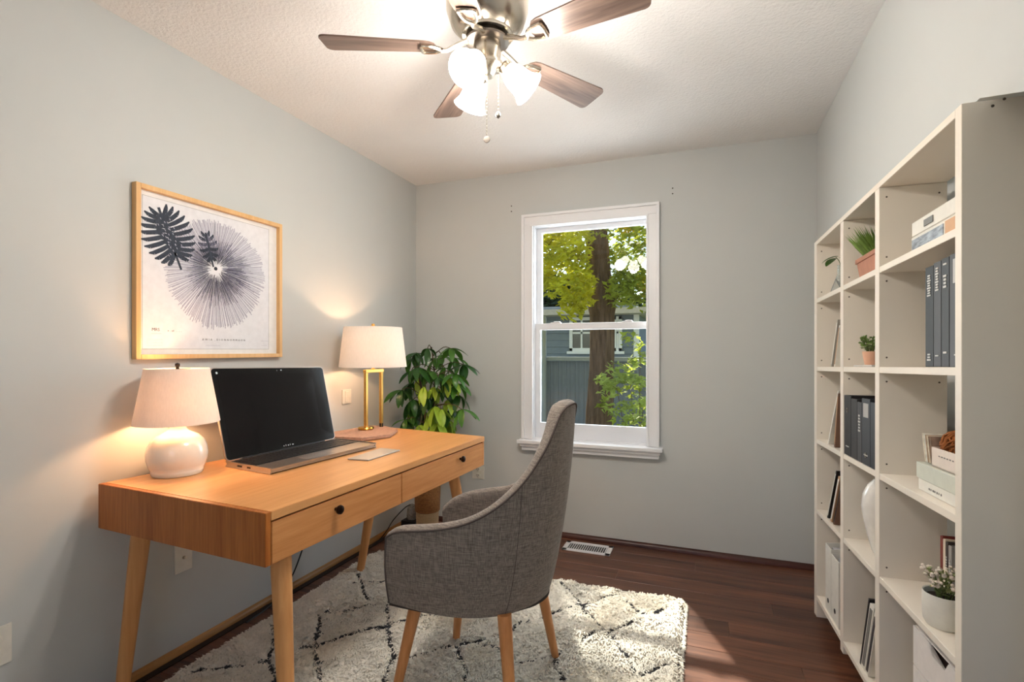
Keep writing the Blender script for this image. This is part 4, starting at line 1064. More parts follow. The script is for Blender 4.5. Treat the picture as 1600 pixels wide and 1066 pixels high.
for k in range(5):
    a = R(204.6 + 72 * k)
    M = Matrix.Translation((FXc, FYc, BZ)) @ Matrix.Rotation(a, 4, 'Z') @ Matrix.Rotation(R(-12), 4, 'X')
    pts = []
    r0_, r1_ = .165, .525; w0_, w1_ = .042, .060
    for t in range(7):                       # rounded root
        an = R(90 + 180 * t / 6); pts.append((r0_ + .035 + .035 * math.cos(an), w0_ * math.sin(an)))
    for (cx_, cy_, a0, a1) in ((r1_ - .025, -w1_ + .022, -90, -10), (r1_ - .022, w1_ - .022, 10, 90)):
        for t in range(5):
            an = R(a0 + (a1 - a0) * t / 4); pts.append((cx_ + .022 * math.cos(an), cy_ + .022 * math.sin(an)))
    bm = NB(); prism(bm, pts, 0, .006)
    for v in bm.verts: v.co = v.co
    me = bpy.data.meshes.new('blade'); bmesh.ops.recalc_face_normals(bm, faces=bm.faces[:]); bm.to_mesh(me); bm.free(); me.materials.append(BLADE)
    bl_ = bpy.data.objects.new('blade', me); C.objects.link(bl_); bl_.parent = fan; bl_.matrix_local = Matrix.Translation(-fan.location) @ M
    # blade iron: arm plus open teardrop loop under the blade root
    bm = NB()
    tube(bm, [(.065, 0, .024), (.10, 0, .010), (.13, 0, -.006), (.150, 0, -.008)], [.010, .008, .007, .007], 8)
    loop = [(.148 + .062 * t_, .026 * s_ * math.sin(PI * min(1, t_ * .62 + .05)) ** .8, -.006) for s_, ts in ((1, (0, .2, .4, .6, .8, 1)), (-1, (1, .8, .6, .4, .2))) for t_ in ts]
    tube(bm, smoothpath(loop + [loop[0]], 3)[:-1], .0062, 8, closed=True)
    for v in bm.verts: v.co = M @ v.co
    obj('blade_iron', bm, NICKEL, fan, True)
GLASSL = bpy.data.materials.new('lit_frosted_glass'); GLASSL.use_nodes = True
n = GLASSL.node_tree.nodes; b = n['Principled BSDF']; b.inputs['Base Color'].default_value = (.9, .86, .8, 1); b.inputs['Roughness'].default_value = .35
b.inputs['Emission Color'].default_value = lin((255, 246, 234)); b.inputs['Emission Strength'].default_value = 20
for k, deg in enumerate((20, 140, -95)):
    a = R(deg); d = Vector((math.cos(a), math.sin(a), 0)); tilt = R(48)      # axis: outwards and down
    ax = (d * math.sin(tilt) + Vector((0, 0, -math.cos(tilt)))).normalized()
    s0 = Vector((FXc, FYc, 2.150)) + d * .052
    bm = NB(); tube(bm, [Vector((FXc, FYc, 2.165)) + d * .03, s0 - ax * .012 + d * -.004, s0 + ax * .004], [.011, .011, .013], 10)
    M = Matrix.Translation(s0) @ ax.to_track_quat('Z', 'Y').to_matrix().to_4x4()
    lathe(bm, [(.018, -.004), (.024, .004), (.026, .022), (.022, .024)], seg=20, M=M)
    obj('light_arm', bm, NICKEL, fan, True)
    bm = NB(); pf = [(.021, .012), (.028, .022), (.036, .038), (.040, .055), (.041, .072), (.044, .088), (.052, .104), (.057, .112)]
    lathe(bm, pf + [(r - .003, z) for r, z in pf[::-1]], seg=32, M=M, cap=False)
    sh = obj('glass_shade', bm, GLASSL, fan, True)
    bm = NB(); lathe(bm, [(0, .03), (.012, .034), (.022, .055), (.024, .07), (.016, .086), (0, .092)], seg=16, M=M); obj('bulb', bm, mat('bright_bulb', (255, 248, 230), .4, emit=((255, 236, 205), 25)), sh, True)
    point('fan_light', s0 + ax * .135, 9.0, (1, .95, .88), .05)
for (ex_, ey_, ln3, fobk) in ((.011, -.030, 1.900, 0), (.040, -.005, 1.985, 1)):
    x_, y_ = FXc + ex_, FYc + ey_
    bm = NB(); tube(bm, [(x_, y_, 2.165), (x_, y_, ln3 + .012)], .0011, 6)
    for zi in range(int((2.16 - ln3) / .012)): bmesh.ops.create_icosphere(bm, subdivisions=1, radius=.0019, matrix=Matrix.Translation((x_, y_, 2.16 - zi * .012)))
    ch = obj('pull_chain', bm, NICKEL, fan)
    bm = NB()
    if fobk == 0: lathe(bm, [(0, -.004), (.010, -.0035), (.011, 0), (.010, .0035), (0, .004)], seg=20, M=Matrix.Translation((x_, y_, ln3)) @ Matrix.Rotation(R(90), 4, 'X') @ Matrix.Rotation(R(15), 4, 'Y'))
    else: lathe(bm, [(0, -.013), (.007, -.007), (.009, 0), (.006, .007), (.002, .012), (0, .013)], seg=14, M=Matrix.Translation((x_, y_, ln3)))
    obj('chain_fob', bm, mat('fob_metal', (150, 140, 130), .3, .9), ch, True)

# ================================================================== BOOKCASE
SY0, SX0, SK = 2.737, .480, .03
SL, SD = 1.338, .175
def SH(s, d, z):
    """bookcase frame: s along its length from the far end, d depth from the front, z height"""
    return Vector((SX0 + .0358 * s + d, SY0 - s + .0358 * d, z + SK * s))
def sbox(bm, s0, s1, d0, d1, z0, z1, bev=.001):
    vs = box(bm, (s0, d0, z0), (s1, d1, z1), 0)
    if bev:
        g = bmesh.ops.bevel(bm, geom=list({e for v in vs for e in v.link_edges}), offset=bev, segments=1, affect='EDGES')
    return vs
def smap(bm):
    for v in bm.verts: v.co = SH(*v.co)
def sobj(name, bm, m, parent, smooth=False):
    smap(bm); return obj(name, bm, m, parent, smooth)
case = thing('bookcase', 'tall white open bookcase of three bays along the right wall', 'bookcase', SH(.67, .09, 0) * 1.0)
case.location.z = 0
TOPZ = 1.73; SHZ = [1.463, 1.150, .818, .496, .100]; BT = .019
posts = [(0, .045), (.421, .457), (.802, .838), (1.310, 1.338)]
for i, (a, b) in enumerate(posts):
    bm = NB(); sbox(bm, a, b, 0, SD, (.05 if 0 < i < 3 else .0) - SK * a * (0 if i in (1, 2) else 1) , TOPZ - (BT + .0005 if i in (1, 2) else .0))
    sobj('side_panel' if i in (0, 3) else 'partition', bm, WHITE, case)
bm = NB(); sbox(bm, posts[0][1], posts[3][0], 0, SD, TOPZ - BT, TOPZ); sobj('top_board', bm, WHITE, case)
bays = [(.0455, .4205), (.4575, .8015), (.8385, 1.3095)]
for bi, (a, b) in enumerate(bays):
    for z in SHZ:
        bm = NB(); sbox(bm, a, b, .001 if z != .1 else 0, SD, z - BT, z); sobj('shelf', bm, WHITE, case)
bm = NB(); lathe(bm, [(.015, -.02), (.015, .08)], .10, .06, 12); lathe(bm, [(.015, -.04), (.015, .08)], .75, .06, 12); lathe(bm, [(.015, -.04), (.015, .08)], 1.2, .06, 12)
for v in bm.verts:
    q = SH(*v.co); v.co = Vector((q.x, q.y, .001 if v.co.z < 0 else q.z))
obj('foot', bm, WHITE, case)
PIN = mat('pin_hole', (90, 78, 66), .6)
bm = NB()
for i in (0, 1, 2):
    s_ = posts[i][1]
    for z in SHZ[:4] + [TOPZ - .02]:
        for dd in (.02, .155):
            for dz in ((-.045, .03) if z < 1.6 else (-.03,)):
                lathe(bm, [(.0028, -.0004), (.0028, .0008)], seg=8, M=Matrix.Translation((s_, dd, z + dz)) @ Matrix.Rotation(R(90), 4, 'Y'))
sobj('shelf_pin', bm, PIN, case)
bm = NB(); sbox(bm, -.0, 1.338, .0, SD, TOPZ + .0002, TOPZ + .0006, 0)
bm.free()
bm = NB()
for dd in (.055, .075): lathe(bm, [(.003, -.0004), (.003, .001)], seg=8, M=Matrix.Translation((1.3382, dd, TOPZ - .014 + (dd - .055) * .6)) @ Matrix.Rotation(R(90), 4, 'Y'))
sobj('screw_cap', bm, PIN, case)

def scol(x, d=0.0):
    """position along the bookcase seen at pixel column x at depth d"""
    u = (x - 800) / F; r = (cs * u - sn) / (sn * u + cs)
    # X = SX0+.0358 s + d ; Y = SY0 - s + .0358 d ; X = r Y
    return (r * (SY0 + .0358 * d) - SX0 - d) / (.0358 + r)
def rcol(x, d, r):
    k = (scol(x, 0) - scol(x, .03)) / .03
    return scol(x, d) + r * math.sqrt(1 + k * k)
def it(name, label, cat, s, d, z, group=None): return thing(name, label, cat, SH(s, d, z), group)
EPS = .0012

# ---- row C (near bay)
sN = 1.309
GREYB = mat('charcoal_binder', (44, 42, 43), .4, spec=.3); DKB = mat('black_binder', (28, 26, 28), .4, spec=.3); SLAB = mat('spine_label', (176, 172, 168), .4); SGRAY = mat('grey_spine', (66, 64, 66), .4, spec=.3)
MARK = mat('spine_print', (205, 202, 196), .5)
def binder(label, s0, s1, z, h, dd, m, group, marks, lab=None, name='binder', depth=.13, cat='binder'):
    t = it(name, label, cat, (s0 + s1) / 2, dd + depth / 2, z, group)
    g = .0022
    bm = NB(); sbox(bm, s0, s0 + g, dd, dd + depth, z + EPS, z + h, .0006); sbox(bm, s1 - g, s1, dd, dd + depth, z + EPS, z + h, .0006); sobj('cover', bm, m, t)
    bm = NB(); sbox(bm, s0 + .0001, s1 - .0001, dd - .003, dd + .0004, z + EPS, z + h, .001); sobj('spine', bm, m, t)
    bm = NB(); sbox(bm, s0 + g + .0003, s1 - g - .0003, dd + .004, dd + depth - .006, z + EPS + .003, z + h - .006, 0); sobj('pages', bm, mat('paper_block', (214, 206, 192), .8), t)
    sm = (s0 + s1) / 2; wd_ = (s1 - s0)
    if lab:
        bm = NB(); sbox(bm, sm - wd_ * .3, sm + wd_ * .3, dd - .0037, dd - .003, z + h * lab[0], z + h * lab[1], 0); sobj('spine_label', bm, SLAB, t)
    if marks:
        bm = NB()
        for (z0, z1, nn_) in marks:
            for i in range(nn_):
                zz = z + h * (z0 + (z1 - z0) * (i + .5) / nn_); hh = h * (z1 - z0) / nn_ * .3
                wv_ = wd_ * (.16 if i % 3 else .22); sbox(bm, sm - wv_, sm + wv_, dd - .0044, dd - .0036, zz - hh, zz + hh, 0)
        sobj('spine_mark', bm, MARK, t)['kind'] = 'stuff'
    return t
z = SHZ[1]
ss = [scol(x, .03) for x in (1448, 1461, 1474, 1488)]
hB = .262
binder('black binder with pale lettering, leftmost of the four tall binders in the near bay', ss[0], ss[1] - .001, z, hB, .03, DKB, 'tall dark binders in the near bay', [(.70, .92, 9), (.06, .14, 3)])
binder('charcoal binder with a grey lettered label, second from left of the four tall binders', ss[1], ss[2] - .004, z, hB + .004, .03, SGRAY, 'tall dark binders in the near bay', [(.72, .95, 9), (.10, .12, 1)])
binder('dark grey binder with a white dot near the top, third of the four tall binders', ss[2] - .002, ss[3] - .008, z, hB + .006, .03, GREYB, 'tall dark binders in the near bay', [(.93, .955, 1), (.72, .85, 4), (.12, .15, 1)])
binder('dark binder partly hidden by the post, rightmost of the four tall binders', ss[3] - .006, sN - .002, z, hB + .008, .03, SGRAY, 'tall dark binders in the near bay', [(.10, .12, 1)], (.74, .95))
# two storage boxes on the top shelf
z = SHZ[0]; s0 = scol(1424, .03)
t = it('storage_box', 'flat white box with a metal label pull, upper of two on the top shelf', 'box', (s0 + sN) / 2, .09, z + .052, 'flat boxes on the top shelf')
bm = NB(); sbox(bm, s0 + .003, sN - .001, .03, .165, z + .052, z + .092, .002); sobj('body', bm, mat('white_box', (226, 222, 212), .5), t)
bm = NB(); sbox(bm, s0 + .083, s0 + .135, .0275, .030, z + .062, z + .080, .001); sobj('label_pull', bm, mat('steel', (120, 116, 110), .3, .9), t)
t = it('storage_box', 'shallow box with grey metallic front and tan end, lower of two on the top shelf', 'box', (s0 + sN) / 2, .09, z, 'flat boxes on the top shelf')
bm = NB(); sbox(bm, s0, sN - .001, .03, .165, z + EPS, z + .051, .002); sobj('body', bm, mat('white_box', (226, 222, 212), .5), t)
bm = NB(); sbox(bm, s0 + .006, s0 + .19, .0285, .0305, z + .007, z + .043, .001); sobj('front_panel', bm, mat('silver_panel', (140, 142, 146), .3, .7, var=(35, .5), vstretch=(1, 1, 4)), t)
bm = NB(); sbox(bm, s0 + .198, sN - .002, .0285, .0305, z + .005, z + .046, .001); sobj('end_panel', bm, mat('tan_panel', (206, 164, 128), .6), t)
# third shelf: stacked books, small magazines, white tray, wicker ball
z = SHZ[2]; s0 = scol(1438, .035)
def flatbook(label, s0, s1, z0, h, m, dd=.03, group='books stacked on the third shelf'):
    t = it('book', label, 'book', (s0 + s1) / 2, dd + .06, z0, group)
    bm = NB(); sbox(bm, s0, s1, dd, dd + .13, z0, z0 + .003, .0008); sbox(bm, s0, s1, dd, dd + .13, z0 + h - .003, z0 + h, .0008); sbox(bm, s0, s1, dd - .002, dd + .001, z0, z0 + h, .001); sobj('cover', bm, m, t)
    bm = NB(); sbox(bm, s0 + .003, s1 - .003, dd + .002, dd + .127, z0 + .0032, z0 + h - .0032, 0); sobj('pages', bm, mat('paper_block', (214, 206, 192), .8), t)
    return t
BW = mat('white_cover', (232, 228, 218), .4); BG = mat('pale_green_cover', (214, 216, 202), .35)
t = flatbook('white book lying flat, bottom of the stack on the third shelf', s0 + .008, sN - .002, z + EPS, .03, BW)
bm = NB()
for i, w_ in enumerate((.006, .004, .008, .004, .006, .003, .005)): sbox(bm, s0 + .07 + i * .011, s0 + .07 + i * .011 + w_, .0272, .0278, z + .012, z + .017, 0)
sobj('spine_mark', bm, mat('spine_grey', (120, 116, 112), .6), t)['kind'] = 'stuff'
flatbook('thick pale green-grey book lying flat on the white book, third shelf', s0, sN - .002, z + .0325, .042, BG, .028)
s1 = scol(1459, .04)
t = it('tray_box', 'small open white box on top of the stacked books on the third shelf', 'box', (s1 + sN) / 2, .08, z + .0755)
bm = NB()
for a in ((s1, sN - .002, .035, .039, .0755, .125), (s1, s1 + .004, .035, .15, .0755, .125), (s1, sN - .002, .146, .15, .0755, .125), (s1, sN - .002, .035, .15, .0755, .080), (sN - .006, sN - .002, .035, .15, .0755, .125)):
    sbox(bm, a[0], a[1], a[2], a[3], z + a[4], z + a[5], .0008)
sobj('body', bm, mat('white_tray', (228, 214, 202), .5), t)
bm = NB()
for i in range(6): sbox(bm, s1 + .04 + i * .014, s1 + .047 + i * .014, .0343, .0349, z + .105, z + .108, 0)
sobj('front_mark', bm, mat('spine_grey', (120, 116, 112), .6), t)
# wicker ball of wound strands
bc_ = SH(rcol(1469, .085, .041), .085, z + .0755 + .056)
bm = NB(); rb = .041; rnd = random.Random(9)
for i in range(60):
    ax = Vector((rnd.gauss(0, 1), rnd.gauss(0, 1), rnd.gauss(0, 1))).normalized(); e_ = ax.orthogonal().normalized(); f_ = ax.cross(e_); rr = rb * rnd.uniform(.86, 1.03)
    tube(bm, [bc_ + Vector(((e_ * math.cos(2 * PI * k / 18) + f_ * math.sin(2 * PI * k / 18)) * rr * (1 + .05 * math.sin(5 * k)))) * 1.0 for k in range(18)], .0022, 4, closed=True)
tag(obj('twig_ball', bm, mat('rust_twig', (160, 96, 48), .85, var=(60, .3)), loc=bc_ - Vector((0, 0, rb))), 'rust-brown woven twig ball in the small white box on the third shelf', 'ornament')
# small magazines standing
sa = 1.047
mags = [('cream', (226, 216, 196)), ('white', (234, 230, 220)), ('tan', (176, 150, 122)), ('cream', (220, 208, 188)), ('brown', (140, 112, 90)), ('brown', (150, 126, 108))]
pos = ['leftmost', 'second', 'third', 'fourth', 'fifth', 'rightmost']
for i, (nm, rgb) in enumerate(mags):
    a = sa + i * .0088; zz = z + .0755
    t = it('booklet', '%s slim booklet on the stacked books, %s of the six booklets' % (nm, pos[i]), 'book', a, .09, zz, 'slim booklets on the third shelf')
    bm = NB(); vs = sbox(bm, .0045, .0080, .040, .12, EPS, .075 - .001 * i, .0006)
    bb = list(bm.verts)
    for v in bb: v.co = Vector((v.co.x + a - v.co.z * .26, v.co.y, v.co.z + zz + .0015))
    sobj('cover', bm, mat('booklet_%s_%d' % (nm, i), rgb, .6, var=(70, .35 if i == 5 else .15)), t)
    bm = NB(); sbox(bm, 0, .0043, .042, .118, EPS + .002, .073 - .001 * i, 0)
    for v in bm.verts: v.co = Vector((v.co.x + a - v.co.z * .26, v.co.y, v.co.z + zz + .0015))
    sobj('pages', bm, mat('paper_block', (214, 206, 192), .8), t)
# fourth shelf: book row at the near end, plant pot
z = SHZ[3]
s0 = scol(1471, .097)
rowb = [('dark red', (120, 40, 30)), ('cream', (222, 206, 184)), ('dark brown', (58, 44, 38)), ('grey', (150, 146, 142))]
a = s0; wds = (.016, .014, .016, .018)
for i, (nm, rgb) in enumerate(rowb):
    h_ = .19 - .004 * i
    binder('%s book upright behind the white plant pot, %s of the four' % (nm, ('leftmost', 'second', 'third', 'rightmost')[i]), a, a + wds[i] - .0008, z, h_, .097, mat('book_' + nm.replace(' ', '_'), rgb, .45), 'upright books behind the plant pot', [(.6, .8, 5)] if i > 1 else None, name='book', depth=.075, cat='book')
    a += wds[i]
pcx, pd = scol(1481, .055), .058
pp_ = SH(pcx, pd, z)
POTW = mat('matte_white_pot', (228, 224, 214), .45)
rP = .045; pd = .047
pcx = rcol(1440, pd, rP); pp_ = SH(pcx, pd, z)
pot = thing('potted_succulent', 'pale-flowered small plant in a wide matte white pot on the fourth shelf', 'plant', pp_)
bm = NB(); lathe(bm, [(0, .0015), (rP * .84, .0015), (rP * .96, .012), (rP, .03), (rP, .082), (rP * .985, .084), (rP * .93, .082), (rP * .92, .068), (0, .068)], seg=40)
for v in bm.verts: v.co += pp_ + Vector((0, 0, 0))
obj('pot', bm, POTW, pot, True)
bm = NB(); lathe(bm, [(0, .0695), (rP * .91, .0685)], seg=24, cap=False)
for v in bm.verts: v.co += pp_
obj('soil', bm, MATS.get('soil') or mat('soil', (50, 38, 30), .95), pot)
def sprigs(parent, base, nst, hgt_, spread, leaf, per, m, seed, ms, rr=.0012, tipup=True, fl=None):
    rnd = random.Random(seed); bms = NB(); bml = NB(); bmf = NB()
    for i in range(nst):
        a = rnd.uniform(0, 2 * PI); sp2 = spread * math.sqrt(rnd.random()); h_ = hgt_ * rnd.uniform(.6, 1)
        p0 = base + Vector((math.cos(a), math.sin(a), 0)) * sp2 * .35; p2 = base + Vector((math.cos(a) * sp2, math.sin(a) * sp2, h_)); q = smoothpath([p0, p0.lerp(p2, .5) + Vector((0, 0, h_ * .12)), p2], 4)
        tube(bms, q, rr, 5)
        for k in range(per):
            c_ = q[min(len(q) - 1, int(len(q) * (.3 + .7 * k / per)))]; M = Matrix.Translation(c_) @ Euler((rnd.uniform(-.8, .8), rnd.uniform(-1.0, .3), rnd.uniform(0, 6.28))).to_matrix().to_4x4()
            s = leaf * rnd.uniform(.7, 1.2)
            vs = [bml.verts.new(M @ Vector(v)) for v in ((0, 0, 0), (s * .35, s * .24, s * .08), (s * .75, s * .2, s * .06), (s, 0, 0), (s * .75, -s * .2, s * .06), (s * .35, -s * .24, s * .08))]
            bml.faces.new((vs[0], vs[1], vs[2], vs[3])); bml.faces.new((vs[0], vs[3], vs[4], vs[5]))
        if fl:
            for k in range(4): bmesh.ops.create_icosphere(bmf, subdivisions=1, radius=fl * rnd.uniform(.7, 1.2), matrix=Matrix.Translation(p2 + Vector((rnd.uniform(-1, 1), rnd.uniform(-1, 1), rnd.uniform(-1, .6))) * fl * 1.6))
    obj('stem', bms, ms, parent); f_ = obj('foliage', bml, m, parent); f_['kind'] = 'stuff'
    if fl: o = obj('flower_buds', bmf, mat('pale_flower', (228, 212, 198), .6, var=(60, .15)), parent, True); o['kind'] = 'stuff'
    else: bmf.free()
STM = mat('green_stem', (96, 112, 60), .6)
sprigs(pot, pp_ + Vector((0, 0, .07)), 17, .075, .045, .020, 5, leafmat('pale_green_leaf', (150, 158, 104), .2), 3, STM, fl=.0052)
# bottom bay: drawer unit
z = SHZ[4]; s0 = scol(1427, .03)
t = it('drawer_unit', 'small white drawer unit with cut-out pulls in the bottom near bay', 'drawer unit', (s0 + sN) / 2, .09, z)
DH = .33; DT = z + DH
bm = NB()
for a in ((s0, s0 + .004, .034, .168, 0, DH), (sN - .006, sN - .002, .034, .168, 0, DH), (s0, sN - .002, .034, .168, DH - .004, DH), (s0, sN - .002, .164, .168, 0, DH), (s0, sN - .002, .034, .168, 0, .004)): sbox(bm, a[0], a[1], a[2], a[3], z + a[4] + EPS, z + a[5] + EPS, .0005)
DWM = mat('drawer_white', (232, 226, 222), .5)
sobj('body', bm, DWM, t)
dh = (DH - .002) / 3; sm = (s0 + sN) / 2 - .003
for i in range(3):
    z1_ = z + DH - i * dh - .001; z0_ = z1_ - dh + .004
    # front with a trapezoid notch cut from its top edge
    pts = [(s0 + .001, z0_), (sN - .003, z0_), (sN - .003, z1_), (sm + .052, z1_), (sm + .034, z1_ - .026), (sm - .034, z1_ - .026), (sm - .052, z1_), (s0 + .001, z1_)]
    bm = NB(); A = [bm.verts.new((p[0], .0295, p[1] + EPS)) for p in pts]; B = [bm.verts.new((p[0], .0335, p[1] + EPS)) for p in pts]
    bm.faces.new(A); bm.faces.new(B)
    for k in range(len(pts)): bm.faces.new((A[k], A[(k + 1) % len(pts)], B[(k + 1) % len(pts)], B[k]))
    bmesh.ops.triangulate(bm, faces=[f for f in bm.faces if len(f.verts) > 4])
    d_ = sobj('drawer', bm, DWM, t)
    bm = NB(); sbox(bm, s0 + .006, sN - .008, .040, .15, z0_ + .004, z1_ - .03, 0); sobj('tray', bm, mat('drawer_inside', (70, 50, 44), .7), d_)

# ---- row B (middle bay)
sB0, sB1 = bays[1]
z = SHZ[0]; c_ = (scol(1338, .06) + sB1) / 2
TERRA = mat('terracotta', (176, 122, 98), .75, var=(30, .08))
sg0, sg1 = scol(1338, .02), sB1 - .02
t = it('potted_grass', 'tufted green grass in a square terracotta planter on the top shelf', 'plant', (sg0 + sg1) / 2, .075, z)
bm = NB(); vs = sbox(bm, sg0, sg1, .02, .12, z + EPS, z + .070, .002)
for v in bm.verts:
    f_ = (z + .07 - v.co.z) / .07; cx_ = (sg0 + sg1) / 2; v.co.x = cx_ + (v.co.x - cx_) * (1 - .14 * f_); v.co.y = .07 + (v.co.y - .07) * (1 - .14 * f_)
sobj('planter', bm, TERRA, t)
bm = NB()
for a in ((sg0 - .003, sg1 + .003, .017, .026), (sg0 - .003, sg1 + .003, .114, .122), (sg0 - .003, sg0 + .005, .017, .122), (sg1 - .005, sg1 + .003, .017, .122)): sbox(bm, a[0], a[1], a[2], a[3], z + .062, z + .078, .001)
sobj('rim', bm, TERRA, t)
bm = NB(); rnd = random.Random(31)
for i in range(900):
    a = rnd.uniform(0, 2 * PI); r_ = math.sqrt(rnd.random()); b0_ = Vector(((sg0 + sg1) / 2 + r_ * math.cos(a) * .10, .07 + r_ * math.sin(a) * .042, z + .065)); ln4 = rnd.uniform(.045, .10); le = r_ * .9 + .1
    b1_ = b0_ + Vector((math.cos(a) * le * ln4, math.sin(a) * le * ln4 * .7, ln4)); b1_.x = min(b1_.x, sB1 - .002); wv_ = Vector((math.sin(a), -math.cos(a), 0)) * .0016; md = b0_.lerp(b1_, .5) + Vector((0, 0, ln4 * .06))
    q = [bm.verts.new(v) for v in (b0_ - wv_, b0_ + wv_, md + wv_, b1_, md - wv_)]; bm.faces.new(q)
g_ = sobj('grass', bm, leafmat('grass_blade', (120, 148, 72), .3, sc_=30), t); g_['kind'] = 'stuff'
z = SHZ[1]; sc_b = rcol(1347, .05, .027)
pb = SH(sc_b, .05, z)
t = thing('potted_herb', 'small leafy plant in a tiny pale terracotta pot on the second shelf', 'plant', pb)
bm = NB(); lathe(bm, [(0, .0085), (.020, .0085), (.027, .050), (.027, .056), (.023, .056), (.022, .048), (0, .048)], seg=24)
for v in bm.verts: v.co += pb
obj('pot', bm, mat('pale_terracotta', (214, 166, 138), .7), t, True)
bm = NB(); sbox(bm, sc_b - .07, sc_b + .12, .015, .10, z + EPS, z + .007, .001); sobj('saucer', bm, mat('grey_tray', (196, 190, 182), .5), t)
sprigs(t, pb + Vector((0, 0, .05)), 22, .062, .042, .017, 6, leafmat('herb_leaf', (122, 148, 80), .25), 5, STM)
z = SHZ[2]; s0 = .461
names = [('black ring binder with a metal finger ring', 'leftmost'), ('charcoal textured binder', 'second'), ('dark grey binder', 'third'), ('navy-black binder with a pale label', 'fourth'), ('navy-black plain binder', 'rightmost')]
wds = [.085, .07, .05, .085, .05]; tot = sB1 - .003 - s0; kf = tot / sum(wds); a = s0
mset = [DKB, GREYB, SGRAY, mat('navy_binder', (28, 31, 40), .4), mat('navy_binder', (28, 31, 40), .4)]
for i, ((nm, ps), wq) in enumerate(zip(names, wds)):
    wq *= kf
    t = binder('%s, %s of five binders in the middle bay' % (nm, ps), a, a + wq - .0015, z, .225 - .008 * (i % 3), .006, mset[i], 'dark binders in the middle bay', [(.14, .17, 1)] if i in (0, 3) else [(.5, .8, 6)] if i == 2 else None, (.72, .93) if i == 3 else None)
    if i in (0, 3):
        bm = NB(); sm = a + wq / 2; lathe(bm, [(.009, 0), (.009, .002), (.006, .002), (.006, 0)], seg=16, M=Matrix.Translation((sm, .0028, z + (.17 if i == 0 else .035))) @ Matrix.Rotation(R(90), 4, 'X'), cap=False); sobj('finger_ring', bm, NICKEL, t, True)
    a += wq
z = SHZ[3]; pv = SH(rcol(1345, .075, .057), .075, z)
bm = NB(); vp = [(0, .0015), (.022, .0015), (.026, .010), (.040, .06), (.052, .115), (.0565, .155), (.052, .195), (.038, .225), (.024, .240), (.020, .246), (.017, .246), (.02, .235), (.035, .22), (0, .20)]
lathe(bm, [(r_ * 1.0, h_ * 1.06) for r_, h_ in vp], seg=36)
for v in bm.verts: v.co += pv
tag(obj('vase', bm, mat('white_gloss', (236, 232, 226), .1, spec=.6, coat=.5), smooth=True, loc=pv), 'glossy white ceramic vase on the fourth shelf of the middle bay', 'vase')
z = SHZ[4]
def leaner(name, label, cat, sbase, stop, z, h, thick, d0, d1, m, group, inner=None, extra=None):
    """flat upright thing whose foot is at sbase and whose top leans to stop"""
    t = it(name, label, cat, sbase, (d0 + d1) / 2, z, group)
    def lean(bm):
        for v in bm.verts: v.co = Vector((sbase + (stop - sbase) * v.co.z / h + v.co.x, v.co.y, z + EPS + v.co.z))
    bm = NB(); sbox(bm, 0, thick, d0, d1, 0, h, .0008); lean(bm); sobj(extra or 'cover', bm, m, t)
    if inner:
        bm = NB(); sbox(bm, thick * .22, thick * .78, d0 - .0012, d0 + .001, h * .06, h * .94, 0); lean(bm); sobj('spine_strip', bm, inner, t)
    return t
g = 'leaning files in the bottom middle bay'
s_ = [scol(1343, .012)]; l_ = scol(1357, .012) - s_[0]
h_ = .27
leaner('file', 'black file leaning right in the bottom middle bay, left of two white ones', 'file', s_[0], s_[0] + l_, z, h_, .012, .012, .14, DKB, g)
leaner('file', 'white file leaning on the black file in the bottom middle bay', 'file', s_[0] + .014, s_[0] + .014 + l_, z, h_ - .010, .040, .012, .14, BW, g, mat('spine_grey', (120, 116, 112), .6))
leaner('file', 'white file with a dark spine strip, rightmost in the bottom middle bay', 'file', s_[0] + .058, s_[0] + .058 + l_, z, h_ - .02, .028, .012, .14, BW, g, mat('dark_strip', (60, 54, 56), .6))

# ---- row A (far bay)
sA0, sA1 = bays[0]
z = SHZ[0]; pa = SH(rcol(1297, .045, .036), .045, z)
GL = mat('clear_vase_glass', (235, 240, 238), .05, trans=.85, spec=.5)
t = thing('sprig_vase', 'clear glass flask holding a green leaf sprig on the top shelf', 'vase', pa)
bm = NB(); pf = [(0, .002), (.036, .002), (.034, .010), (.016, .062), (.010, .080), (.010, .112), (.012, .116)]
lathe(bm, pf + [(r_ - .0018, h_) for r_, h_ in pf[:2:-1]] + [(0, .012)], seg=28, cap=False)
for v in bm.verts: v.co += pa
obj('flask', bm, GL, t, True)
bm = NB(); q = smoothpath([pa + Vector((0, 0, .03)), pa + Vector((0, .0, .12)), pa + Vector((-.01, .03, .155))], 4); tube(bm, q, .0014, 6); obj('stem', bm, STM, t)
for (dx, dy, dz, yaw_) in ((-.01, .03, .15, 2.0), (0, -.005, .145, -1.2), (-.005, .01, .155, 2.9)):
    o = bpy.data.objects.new('leaf', lm[2]); C.objects.link(o); o.parent = t; o.location = (dx, dy, dz); o.rotation_euler = (0, .1, yaw_); o.scale = (.6, .9, .6)
z = SHZ[1]
g = 'small frames and books leaning in the far bay'
FG = mat('silver_frame', (176, 168, 158), .35, .6); TAN = mat('tan_cover', (188, 150, 116), .6); BRN = mat('brown_cover', (120, 88, 70), .6)
D0 = .010
def lq(xb, xt): return scol(xb, D0), scol(xt, D0)
b0_, b1_ = lq(1298, 1308)
leaner('photo_frame', 'thin silver frame leaning in the far bay, left of a cream one', 'frame', b0_, b1_, z, .19, .014, D0, .12, FG, None, BW, 'frame')
b0_, b1_ = lq(1303, 1311)
leaner('photo_frame', 'cream frame leaning beside the silver frame on the second shelf of the far bay', 'frame', b0_, b1_, z, .165, .012, D0, .12, BW, None, TAN, 'frame')
z = SHZ[2]; b0_, b1_ = lq(1293, 1309)
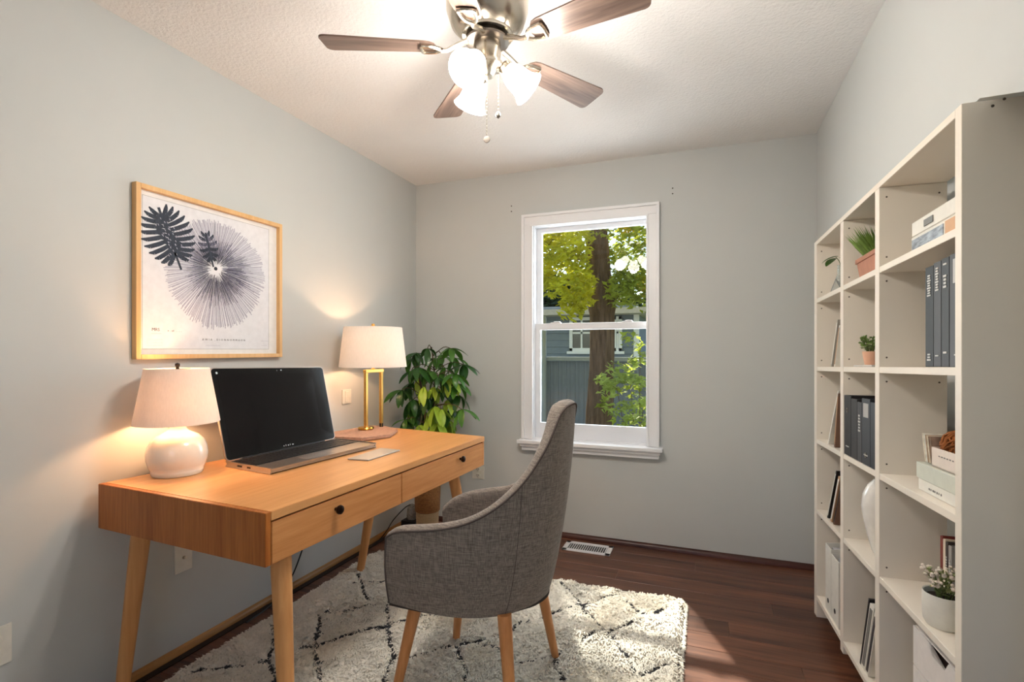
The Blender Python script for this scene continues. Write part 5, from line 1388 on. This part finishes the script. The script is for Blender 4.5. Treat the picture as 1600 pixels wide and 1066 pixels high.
leaner('book', 'thin white book leaning right on the third shelf of the far bay', 'book', b0_, b1_, z, .235, .012, D0, .13, BW, g)
b0_, b1_ = lq(1303, 1311)
leaner('book', 'brown book leaning right on the third shelf of the far bay', 'book', b0_, b1_ - .02, z, .225, .014, D0, .13, BRN, g, TAN)
z = SHZ[3]; b0_, b1_ = lq(1292, 1306)
leaner('book', 'dark edged book on the fourth shelf of the far bay, leftmost of three leaning', 'book', b0_, b1_, z, .23, .014, D0, .13, DKB, g, BW)
leaner('book', 'cream book on the fourth shelf of the far bay, middle of three leaning', 'book', b0_ + .05, b1_ + .035, z, .215, .024, D0, .13, TAN, g, BW)
leaner('book', 'brown book on the fourth shelf of the far bay, rightmost of three leaning', 'book', b0_ + .095, b1_ + .078, z, .20, .014, D0, .13, BRN, g, DKB)
z = SHZ[4]; a = scol(1290, .008)
for i, (lab_, q0, q1, hh) in enumerate((('white magazine file in the bottom far bay, left of two', a, a + .09, .29), ('white magazine file in the bottom far bay, right of two', a + .094, a + .20, .275))):
    t = it('magazine_file', lab_, 'file', (q0 + q1) / 2, .09, z, 'white magazine files')
    pr2 = [(.008, 0), (.168, 0), (.168, hh), (.09, hh), (.008, hh * .97)]
    bm = NB()
    for sa2 in (q0, q1 - .003):
        A = [bm.verts.new((sa2, p[0], z + EPS + p[1])) for p in pr2]; B = [bm.verts.new((sa2 + .003, p[0], z + EPS + p[1])) for p in pr2]
        bm.faces.new(A); bm.faces.new(B)
        for k in range(5): bm.faces.new((A[k], A[(k + 1) % 5], B[(k + 1) % 5], B[k]))
    sbox(bm, q0, q1, .0075, .011, z + EPS, z + hh * .97, .0005); sbox(bm, q0, q1, .165, .168, z + EPS, z + hh, .0005); sbox(bm, q0, q1, .03, .168, z + EPS, z + .004, 0)
    sobj('body', bm, BW, t)
    bm = NB(); lathe(bm, [(.010, 0), (.010, .0015)], seg=16, M=Matrix.Translation(((q0 + q1) / 2, .0073, z + .05)) @ Matrix.Rotation(R(90), 4, 'X')); sobj('finger_hole', bm, BLACKP, t)
    bm = NB(); sbox(bm, q0 + .012, q1 - .012, .03, .15, z + .006, z + hh * .93, 0); sobj('papers', bm, mat('grey_papers', (188, 186, 190), .8, var=(30, .1)), t)
print('leaves', nleaf, 'objects', len(bpy.data.objects))
